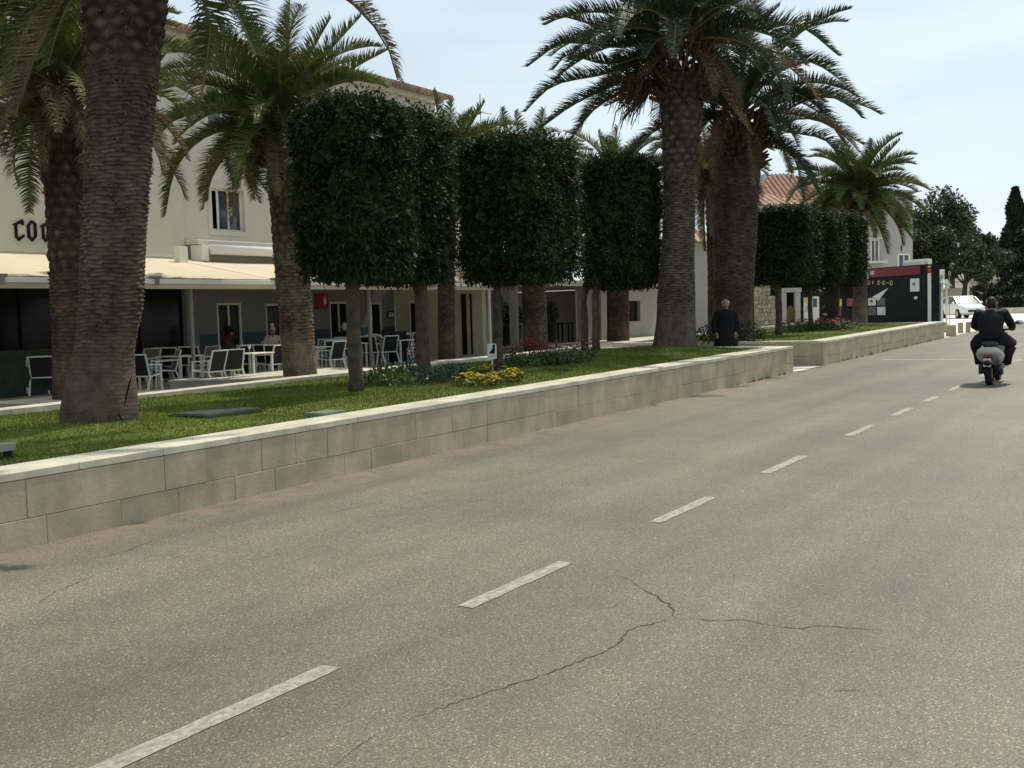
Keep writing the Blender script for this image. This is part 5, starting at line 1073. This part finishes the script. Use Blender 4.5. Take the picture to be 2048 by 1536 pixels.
# red and black kiosk
K0 = far(1857, 640, 50); fd = Vector((math.cos(math.radians(49)), math.sin(math.radians(49)), 0)); nrm = Vector((-fd.y, fd.x, 0)); 
if nrm.dot(Vector((-1, -.2, 0))) < 0: nrm = -nrm
rgt = -fd                                              # seen from the street, right is towards the near corner
def kp(px, py, off=0.):                                 # a pixel met on the kiosk front
    d = Vector(ray(px, py)); o = K0+nrm*off; t_ = ((o-Vector(CAM)).dot(nrm))/d.dot(nrm); return Vector(CAM)+d*t_
LK = (kp(1738, 600)-K0).dot(fd); ZB, ZT = .45, 3.46; azk = math.atan2(rgt.y, rgt.x)
kk = thing('kiosk', 'black ticket kiosk with a dark red fascia lettered AK and gold discs', 'kiosk'); dep = 2.6
def kbox(mb, u0, u1, z0, z1, o0, o1):                   # u along the front from the near corner, o outwards
    c = K0+fd*(u0+u1)/2+nrm*(o0+o1)/2; mb.box((c.x, c.y, (z0+z1)/2), (abs(u1-u0), abs(o1-o0), z1-z0), rz=azk)
los = Vector((math.cos(.25), math.sin(.25), 0)); b = MB(); fp = [K0, K0+fd*LK, K0+fd*LK+los*2.5, K0+los*4.0]
b.add([(p.x, p.y, z) for z in (ZB, ZT) for p in fp], [(3, 2, 1, 0), (4, 5, 6, 7), (0, 1, 5, 4), (1, 2, 6, 5), (2, 3, 7, 6), (3, 0, 4, 7)]); b.build('body', M['black'], kk)
def kz(px, py): return kp(px, py).z
def ku(px, py): return (kp(px, py)-K0).dot(fd)
b = MB(); kbox(b, ku(1842, 545), LK, kz(1800, 551), kz(1800, 534), 0.001, .05); b.build('fascia', M['redband'], kk)
def ktext(s, px, py, hpx, m, parent=kk, off=.052):
    cu = bpy.data.curves.new('txt', 'FONT'); cu.body = s; cu.size = 1; cu.extrude = .012; cu.offset = .025; cu.align_x = 'CENTER'; cu.align_y = 'CENTER'
    o = bpy.data.objects.new('txt', cu); C.objects.link(o); dg = bpy.context.evaluated_depsgraph_get(); dg.update(); me = bpy.data.meshes.new_from_object(o.evaluated_get(dg)); bpy.data.objects.remove(o)
    sc_ = hpx*52/FPX/.72; p = kp(px, py, off); Mx = Matrix((rgt.to_tuple(), (0, 0, 1), nrm.to_tuple())).transposed()
    for v in me.vertices: v.co = Mx @ (v.co*Vector((sc_, sc_, 1)).to_3d() if False else Vector((v.co.x*sc_, v.co.y*sc_, v.co.z)))+p
    finish('lettering', me, m, parent)
ktext('AK', 1745, 546, 8, M['paper'])
b = MB()
for px in (1738, 1758, 1768, 1783):
    p = kp(px, 565.5, .01); rr = 4.6*51.5/FPX
    pts = [(math.cos(2*PI*k/18)*rr, math.sin(2*PI*k/18)*rr) for k in range(18)]; b.prism(pts, p, rgt, (0, 0, 1), .02)
p = kp(1776, 565.5, .01); b.prism([(-.08, -.02), (.05, -.02), (.05, .02), (-.08, .02)], p, rgt, (0, 0, 1), .02); b.build('gold_disc', M['disc'], kk)
b = MB()
for px in (1738, 1758, 1768, 1783):
    p = kp(px, 565.5, .031); rr = 2.4*51.5/FPX; b.prism([(math.cos(2*PI*k/14)*rr, math.sin(2*PI*k/14)*rr) for k in range(14)], p, rgt, (0, 0, 1), .006)
b.build('disc_centre', M['black'], kk); ktext('E', 1746, 565.5, 7, M['disc'], off=.02)
b = MB(); o = kp(1775, 580, .02); pl = [kp(x, y, .02)-o for x, y in ((1777, 576), (1745, 594), (1752, 597), (1757, 602))]
b.prism([(q.dot(rgt), q.z) for q in pl], o, rgt, (0, 0, 1), .03); b.build('paper_plane_mark', M['paper'], kk)
def kposter(px0, py0, px1, py1, m, parent=kk, off=.002, name='poster'):
    b = MB(); z0, z1 = kz((px0+px1)/2, py1), kz((px0+px1)/2, py0); kbox(b, ku(px1, py0), ku(px0, py0), z0, z1, off, off+.02); return b.build(name, m, parent)
kposter(1821, 557, 1839, 583, M['paper']); kposter(1827, 565, 1831, 571, M['poster2'], off=.023, name='poster_print'); kposter(1829, 593, 1835, 598, M['paper']); kposter(1737, 596, 1752, 611, M['paper']); kposter(1741, 600, 1746, 605, M['poster2'], off=.023, name='poster_print'); kposter(1737, 614, 1752, 630, M['poster2']); kposter(1755, 596, 1771, 611, M['poster2']); kposter(1755, 614, 1771, 630, M['paper']); kposter(1758, 617, 1768, 626, M['plate'], off=.023, name='poster_print')
# its pale side column and rooftop light boxes
b = MB(); c = K0-fd*.14+nrm*(-.1); b.box((c.x, c.y, (ZB+ZT)/2-.05), (.27, .3, ZT-ZB-.1), rz=azk); b.build('pale_column', M['paper'], kk, bevel=.01)
b = MB(); b.box((c.x, c.y, ZT-.28), (.275, .305, .3), rz=azk); b.build('column_badge', M['posterred'], kk)
b = MB(); c = K0-fd*.36+nrm*(-.1); b.box((c.x, c.y, (ZB+ZT)/2), (.15, .34, ZT-ZB), rz=azk); b.build('black_edge', M['black'], kk)
for u0, u1 in ((.35, .75), (.8, 2.2)):
    b = MB(); kbox(b, u0, u1, ZT+.002, ZT+.27, -.35, -.27); kbox(b, u0+.05, u0+.1, ZT+.0, ZT+.25, -.5, -.36); o = b.build('rooftop_board', M['white'], kk); b = MB(); kbox(b, u0+.1, u1-.1, ZT+.09, ZT+.15, -.27, -.262); b.build('board_print', M['plate'], o)
# darker booth to its left
bo = thing('booth', 'dark timber booth with posters and faint fascia lettering left of the red kiosk', 'kiosk')
u0, u1 = LK+.05, ku(1612, 600); b = MB(); kbox(b, u0, u1, ZB, 2.75, -2.4, -.4); kbox(b, u0, u1, 2.75, 2.95, -2.4, .1); b.build('body', M['dark'], bo)
for a0, a1 in ((1648, 1670), (1682, 1702)): b = MB(); b0 = ku(a1, 571); b1 = ku(a0, 571); 
ktext('Izleti', 1659, 571, 5, M['plate'], bo, .103) if False else None
b = MB()
for px in list(range(1648, 1671, 3))+list(range(1684, 1703, 3)): kbox(b, ku(px+1.6, 571), ku(px, 571), 2.80, 2.80+random.uniform(.07, .12), .101, .11)
b.build('fascia_marks', M['plate'], bo)
kposter(1662, 598, 1671, 613, M['posteryel'], bo, -.398); kposter(1662, 615, 1672, 632, M['posterred'], bo, -.398); kposter(1681, 597, 1697, 613, M['posterred'], bo, -.398); kposter(1699, 597, 1704, 613, M['paper'], bo, -.398)
b = MB(); kbox(b, ku(1708, 620), ku(1682, 620), ZB, 1.5, -.399, .0); b.build('counter', M['black'], bo)
# information banner
P = far(1614, 660, 49.5); t = thing('banner', 'tall pale banner with a yellow square at its top by the gateway', 'sign', (P.x, P.y, R(P.x, 8)), rzs)
b = MB(); b.box((0, 0, .95), (.28, .03, 1.3)); b.build('panel', M['paper'], t); b = MB(); b.box((0, -.018, 1.47), (.24, .006, .26)); b.build('yellow_square', M['posteryel'], t); b = MB()
for k in range(5): b.box((0, -.018, 1.2-.06*k), (.18, .006, .016))
b.build('print', M['poster2'], t); b = MB(); b.box((0, .02, .2), (.04, .03, .5)); b.box((0, 0, .02), (.34, .2, .03)); b.build('stand', M['plastic'], t)
P = far(1632, 655, 50); t = thing('banner', 'narrow blue and white banner between two far clipped trunks', 'sign', (P.x, P.y, R(P.x, 8)), rzs)
b = MB(); b.box((0, 0, 1.0), (.3, .03, 1.3)); b.build('panel', M['plate'], t); b = MB(); b.box((-.04, -.018, 1.35), (.18, .006, .4)); b.build('print', M['bluewall'], t); b = MB(); b.box((0, .02, .2), (.04, .03, .5)); b.build('stand', M['plastic'], t)
# small pale green stand behind the kiosk
G0 = far(1874, 640, 55); t = thing('market_stand', 'small pale green and white stand with an awning right of the kiosk', 'kiosk', (G0.x, G0.y, R(55, 8)), rzs)
b = MB(); b.box((.15, 1., 1.3), (.5, 1.6, 2.5)); b.build('body', M['ledgreen'], t); b = MB()
for x in (-.05, .28, .52): b.box((x, .1, 1.2), (.07, .07, 2.3))
b.build('post', M['white'], t); b = MB(); b.add([(-.2, .3, 2.35), (.6, .3, 2.1), (.6, -.45, 1.95), (-.2, -.45, 2.2), (-.2, .3, 2.42), (.6, .3, 2.17), (.6, -.45, 2.02), (-.2, -.45, 2.27)], [(3, 2, 1, 0), (4, 5, 6, 7), (0, 1, 5, 4), (1, 2, 6, 5), (2, 3, 7, 6), (3, 0, 4, 7)]); b.build('awning', M['ledgreen'], t)
b = MB(); b.box((0, .5, 2.75), (.3, .3, .35)); b.box((.45, .5, 2.6), (.16, .3, .5)); b.build('roof_boxes', M['white'], t)
b = MB(); b.tube([(.62, 0, 0), (.62, 0, 2.6)], .02, 8); b.ball((.64, 0, 2.62), (.07, .07, .13)); tag(b.build('lamp_post', M['concrete'], loc=(G0.x, G0.y, R(55, 8)), rz=rzs), 'thin grey lamp post right of the green stand', 'lamp')

# far houses
def house(label, px0, px1, pyb, pyt, d, dep_, roof, wm, rm, wins=(), rz=None, roof_h=1.6, over=.4, hip=True):
    A, B = far(px0, pyb, d), far(px1, pyb, d); ux = B-A; ux.z = 0; L_ = ux.length; ux.normalize(); vz = Vector((-ux.y, ux.x, 0))
    if vz.dot(Vector(FW)) < 0: vz = -vz
    zt = far((px0+px1)/2, pyt, d).z; t = thing('house', label, 'house'); P_ = lambda u, v, z: A*1+ux*u+vz*v-Vector((0, 0, A.z))+Vector((0, 0, z))
    b = MB(); z0 = .2; b.add([P_(0, 0, z0), P_(L_, 0, z0), P_(L_, dep_, z0), P_(0, dep_, z0), P_(0, 0, zt), P_(L_, 0, zt), P_(L_, dep_, zt), P_(0, dep_, zt)], [(0, 1, 5, 4), (1, 2, 6, 5), (2, 3, 7, 6), (3, 0, 4, 7), (4, 5, 6, 7)]); b.build('wall', wm, t)
    if roof:
        b = MB(); o = over; r0, r1 = (L_*.3, L_*.7) if hip else (-o, L_+o); zr = zt+roof_h
        C4 = [P_(-o, -o, zt+.02), P_(L_+o, -o, zt+.02), P_(L_+o, dep_+o, zt+.02), P_(-o, dep_+o, zt+.02)]; R2 = [P_(r0, dep_/2, zr), P_(r1, dep_/2, zr)]
        b.add(C4+R2, [(0, 1, 5, 4), (1, 2, 5), (2, 3, 4, 5), (3, 0, 4), (3, 2, 1, 0)])
        n = int(L_/.28)
        for k in range(n+1):
            u = -o+(L_+2*o)*k/n
            if hip: e = min(1., (u+o)/(r0+o), (L_+o-u)/(L_+o-r1)); e = max(e, 0.02)
            else: e = 1
            pa = P_(u, -o, zt+.04); pb = P_(u, -o+(dep_/2+o)*e, zt+.04+roof_h*e); b.tube([pa, pb], .07, 4)
        b.build('roof', rm, t)
    for (u0, u1, w0, w1) in wins:
        b = MB(); a, c = L_*u0, L_*u1
        fr = b.build('window', M['white'], t) if False else None
        f = MB(); f.add([P_(a-.1, -.04, w0-.1), P_(c+.1, -.04, w0-.1), P_(c+.1, -.04, w1+.1), P_(a-.1, -.04, w1+.1), P_(a-.1, .02, w0-.1), P_(c+.1, .02, w0-.1), P_(c+.1, .02, w1+.1), P_(a-.1, .02, w1+.1)], [(0, 1, 2, 3), (0, 4, 5, 1), (3, 2, 6, 7), (0, 3, 7, 4), (1, 5, 6, 2)]); fo = f.build('window', M['white'], t)
        g = MB(); mid = (a+c)/2
        for q0, q1 in ((a, mid-.04), (mid+.04, c)): g.add([P_(q0, -.046, w0), P_(q1, -.046, w0), P_(q1, -.046, w1), P_(q0, -.046, w1)], [(0, 1, 2, 3)])
        g.build('pane', M['glass2'], fo)
    return t, P_, L_, zt
house('house with a bright red tiled roof seen above the far clipped trees', 1530, 1668, 640, 402, 74, 9, True, M['cream'], M['tile'], [(.2, .32, 5.2, 6.4), (.6, .72, 5.2, 6.4)], roof_h=2.2)
house('grey-roofed house peeping out behind the red roof', 1470, 1600, 640, 372, 86, 10, True, M['cream2'], M['greyroof'], [(.6, .7, 7, 8.2)], roof_h=1.4, hip=False)
house('low pale house with a flat tiled edge behind the stone pillar', 1490, 1600, 650, 412, 62, 6, True, M['cream2'], M['tilepale'], [(.4, .55, 4.0, 5.2)], roof_h=.9)
t, P_, L_, zt = house('tall pale house with small twin windows behind the kiosk', 1700, 1826, 640, 388, 86, 9, True, M['housegrey'], M['concrete'], [(.78, .93, 4.2, 5.4), (.35, .45, 5.0, 6.6)], roof_h=.7, over=.5)
b = MB(); p = P_(L_*.6, 2, zt+.2); b.box((p.x, p.y, p.z+1.0), (.6, .6, 2.0), rz=.3); b.box((p.x, p.y, p.z+2.05), (.75, .75, .12), rz=.3); b.build('chimney', M['concrete'], t)
b = MB(); p = P_(L_*.38, -.5, 5.0); b.box((p.x, p.y, 4.9), (1.6, .9, .15), rz=rzs); b.box((p.x, p.y, 6.75), (1.5, .8, .08), rz=rzs); b.build('balcony', M['cream2'], t)
t, P_, L_, zt = house('lower cream wing beyond the hotel end, grey roof edge', 880, 1000, 640, 262, 57, 8, True, M['cream'], M['concrete'], [], roof_h=.6, hip=False, over=.3)
P = far(962, 262, 58); t = thing('antenna', 'thin roof antenna mast with one side arm above the clipped trees', 'antenna', P); b = MB(); b.tube([(0, 0, -.6), (0, 0, 1.95)], .025, 6); b.build('mast', M['concrete'], t); b = MB(); b.tube([(0, 0, 1.0), (.4, -.5, .86)], .02, 5); b.build('arm', M['concrete'], t)
house('pale white house wall in the gap between the two big palms', 1330, 1440, 690, 486, 50, 5, True, M['housegrey'], M['tilepale'], [(.2, .3, 2.6, 3.6)], roof_h=.8)
P = tp(1395, 672); b = MB()
for k in range(3): b.tube([(k*.16, 0, 0), (k*.16, 0, .35+.03*k), (k*.16+.08, .02, .48), (k*.16+.18, 0, .3)], .012, 6)
tag(b.build('bike_rack', M['concrete'], loc=(at(1388, 672, 44)[0], at(1388, 672, 44)[1], FL(44)+.05), rz=rzs), 'small curved metal rack by the white house wall between the big palms', 'rack')
house('cream garden wall with a flat top behind the white car', 1897, 1932, 640, 576, 92, 4, False, M['cream'], M['tile'])
house('pale pavilion with a grey gabled roof half hidden by trees', 1940, 2012, 640, 561, 102, 6, True, M['cream2'], M['concrete'], [(.1, .2, .9, 2.4)], roof_h=1.0, over=.3)
house('long pale building at the right edge behind the hedge', 2012, 2110, 640, 575, 108, 6, True, M['cream2'], M['tilepale'], [(.05, .15, 1., 2.2)], roof_h=1.2)
# low wall and hedge at the right
A, B = far(2006, 637, 82), far(2075, 637, 82); b = MB(); c = (A+B)/2; b.box((c.x, c.y, R(82, 8)+.1), ((B-A).length, .5, .75), rz=rzs); tag(b.build('low_wall', M['coping']), 'low pale wall under the dark hedge at the right edge', 'wall')

# ------------------------------------------------------------------ far trees
def tree(label, px, pyb, d, pyc, rx, rz_, seed, n=9000, m='leaf2', size=.28, name='broadleaf_tree', trunk=.22, lean=0., blobs=16, group='trees beyond the street end'):
    rng = np.random.default_rng(seed); base = at(px, pyb, d); base[2] = R(base[0], 8.); c = at(px+lean, pyc, d); t = thing(name, label, 'tree', (0, 0, 0), 0, group)
    b = MB(); mid = (base+c)/2; b.tube([base-np.array([0, 0, .2]), base+(mid-base)*.6, mid+(c-mid)*.6], [trunk*1.2, trunk, trunk*.6], 9)
    cl = []
    for k in range(blobs):
        q = rng.normal(0, 1, 3); q /= np.linalg.norm(q); q *= rng.random()**.35*.8; p = c+q*np.array([rx, rx, rz_]); cl.append((p, rng.uniform(.28, .5)*min(rx, rz_)))
        if k < 8: b.tube([base+(c-base)*.55, (base+(c-base)*.55+p)/2+np.array([0, 0, .2]), p], [trunk*.5, trunk*.3, trunk*.1], 5)
    b.build('trunk', M['bark3'], t, True); V = []
    for p, r in cl:
        k = n//blobs; q = rng.normal(0, 1, (k, 3)); q /= np.linalg.norm(q, axis=1)[:, None]; P_ = p+q*r*.86*(rng.random((k, 1))**.4)*np.array([1.15, 1.15, .8]); V.append(leaf_quads(P_, q, rng, size, asp=.6, droop=.1))
    V = np.concatenate(V); npmesh('crown', V, np.arange(len(V)).reshape(-1, 4), M[m], t); return t
tree('tall dark pine with an open ragged crown right of the pale house', 1872, 640, 96, 455, 3.0, 3.4, 1, 9000, size=.34, blobs=24)
tree('broad dark tree overhanging the white car', 1925, 640, 88, 525, 3.6, 2.0, 2, 12000, size=.3, lean=10, blobs=26)
tree('dark round tree behind the kiosk roof', 1850, 640, 90, 510, 2.6, 2.8, 3, 10000, size=.3, blobs=20)
tree('pale green tree below the pine top, left of the cypress', 1950, 640, 112, 510, 4.2, 2.8, 4, 9000, size=.36, blobs=20)
tree('thin-crowned tree with reddish foliage beside the pine', 1905, 640, 100, 450, 2.0, 2.2, 5, 3600, size=.3, blobs=22)
tree('dark tree far back between pine and cypress', 1985, 640, 125, 515, 3.2, 2.4, 6, 6000, size=.4)
tree('shadowy tree at the right edge beside the cypress', 2062, 640, 96, 520, 3.0, 3.6, 7, 9000, size=.32, m='leaf3')
tree('small dark tree in front of the pale pavilion', 1968, 640, 96, 585, 1.5, .9, 8, 3000, size=.25)
tree('shady tree overhanging the hedge at the right edge', 2025, 640, 90, 575, 2.4, 1.2, 9, 6000, size=.28, m='leaf3')
def cypress(label, px, pyb, pyt, d, wpx, seed, n=11000):
    rng = np.random.default_rng(seed); base = at(px, pyb, d); base[2] = R(base[0], 8.); top = at(px, pyt, d)[2]; t = thing('cypress_tree', label, 'tree', (0, 0, 0), 0, 'cypresses'); H_ = top-base[2]; r = wpx*d/FPX/2
    b = MB(); b.tube([base-np.array([0, 0, .2]), base+np.array([0, 0, H_*.9])], [.25, .03], 8); b.build('trunk', M['bark3'], t)
    z = rng.random(n)**.85; prof = np.interp(z, [0, .08, .3, .55, .7, .85, 1.], [.55, .85, 1., .82, .55, .42, .08])*(1+.12*np.sin(z*23+seed)+.1*np.sin(z*41)); a = rng.uniform(0, 2*PI, n)
    rr = r*prof*(1-.35*rng.random(n)**2)*(1+.14*np.sin(a*5+z*20)); P_ = np.stack([base[0]+np.cos(a)*rr, base[1]+np.sin(a)*rr, base[2]+.25+z*(H_-.25)], -1); nr = np.stack([np.cos(a), np.sin(a), .3+0*a], -1)
    V = leaf_quads(P_, nr, rng, .34, asp=.4, droop=-1.2, jit=.3); npmesh('crown', V, np.arange(len(V)).reshape(-1, 4), M['leaf3'], t)
cypress('tall narrow dark cypress at the right edge of the picture', 2030, 640, 380, 97, 58, 1); cypress('second cypress cut off by the right edge, lower', 2058, 640, 425, 104, 40, 2)
t = thing('hedge', 'dark clipped hedge on the low wall at the right edge', 'hedge'); A, B = far(2000, 620, 83), far(2080, 620, 83); rng = np.random.default_rng(3); n = 5000; u = rng.random((n, 1)); P_ = np.array(A)+(np.array(B)-np.array(A))*u; P_[:, 2] = R(82, 8)+.45+rng.random(n)*.95; P_[:, :2] += rng.normal(0, .25, (n, 2)); V = leaf_quads(P_, rng.normal(0, 1, (n, 3)), rng, .2, asp=.6, droop=0); npmesh('foliage', V, np.arange(len(V)).reshape(-1, 4), M['leaf3'], t)

# ------------------------------------------------------------------ parked white car
CP = at(1925, 637, 71); CZ = R(CP[0], 8.); car = thing('parked_car', 'white hatchback parked in full sun beyond the bollards', 'car', (CP[0], CP[1], CZ), math.radians(211.6))
sec = [(-1.95, .42, .62, .60, .62), (-1.9, .3, .95, .76, .72), (-1.6, .26, 1.0, .82, .78), (-.9, .22, 1.0, .84, .80), (.2, .22, .98, .85, .80), (.95, .22, .96, .84, .78), (1.55, .26, .84, .8, .7), (1.88, .34, .72, .7, .62), (1.98, .42, .6, .55, .5)]
b = MB(); V = []; n = 14
for x, zb, zt_, wb, wt in sec:
    prof = [(-wb*.9, zb), (-wb, zb+.12), (-wb, zb+(zt_-zb)*.6), (-wt, zt_-.04), (-wt*.9, zt_), (-wt*.4, zt_+.015), (0, zt_+.02), (wt*.4, zt_+.015), (wt*.9, zt_), (wt, zt_-.04), (wb, zb+(zt_-zb)*.6), (wb, zb+.12), (wb*.9, zb), (0, zb-.02)]
    V += [(x, y, z) for y, z in prof]
b.add(V, [(i*n+k, i*n+(k+1) % n, (i+1)*n+(k+1) % n, (i+1)*n+k) for i in range(len(sec)-1) for k in range(n)]+[tuple(range(n-1, -1, -1)), tuple((len(sec)-1)*n+k for k in range(n))]); b.build('body', M['carwhite'], car, True)
b = MB(); sec2 = [(-1.85, .97, .98, .7, .7), (-1.45, .97, 1.34, .76, .62), (-.9, .98, 1.44, .77, .6), (-.1, .98, 1.46, .77, .6), (.35, .97, 1.38, .76, .58), (1.05, .95, .97, .72, .7)]; V = []; n = 8
for x, zb, zt_, wb, wt in sec2: V += [(x, y, z) for y, z in [(-wb, zb-.03), (-(wb+wt)/2, (zb+zt_)/2), (-wt, zt_-.03), (-wt*.85, zt_), (wt*.85, zt_), (wt, zt_-.03), ((wb+wt)/2, (zb+zt_)/2), (wb, zb-.03)]]
F = [(i*n+k, i*n+(k+1) % n, (i+1)*n+(k+1) % n, (i+1)*n+k) for i in range(len(sec2)-1) for k in range(n)]
mi = [0 if (k in (2, 3, 4)) and 0 < i < 4 else 1 for i in range(len(sec2)-1) for k in range(n)]
b.add(V, F); b.m = mi; b.build('cabin', [M['carwhite'], M['glass2']], car)
b = MB()
for sy in (-1, 1):
    for pa, pb in (((-1.45, .7, 1.34), (-1.85, .72, .98)), ((.35, .66, 1.38), (1.05, .73, .97)), ((-.55, .64, 1.44), (-.5, .78, .97)), ((-.1, .62, 1.45), (.35, .6, 1.37)), ((-1.45, .63, 1.33), (-.1, .62, 1.45))): b.beam((pa[0], pa[1]*sy, pa[2]), (pb[0], pb[1]*sy, pb[2]), .07, .05)
b.build('pillars', M['carwhite'], car)
for x in (-1.25, 1.25):
    for sy in (-1, 1):
        b = MB(); b.tube([(x, sy*.66, .31), (x, sy*.86, .31)], .31, 22); o = b.build('wheel', M['rubber'], car); b = MB(); b.tube([(x, sy*.8, .31), (x, sy*.872, .31)], .19, 16); b.build('rim', M['chrome'], o)
for sy in (-1, 1):
    b = MB(); b.ball((1.78, .58*sy, .68), (.16, .14, .08)); b.build('headlight', M['chrome'], car, True)
    b = MB(); b.ball((.75, .9*sy, 1.02), (.08, .1, .07)); b.build('mirror', M['carwhite'], car, True)
b = MB(); b.box((1.97, 0, .48), (.04, .9, .14)); b.build('grille', M['plastic'], car); b = MB(); b.box((1.995, 0, .36), (.02, .5, .11)); b.build('number_plate', M['plate'], car)
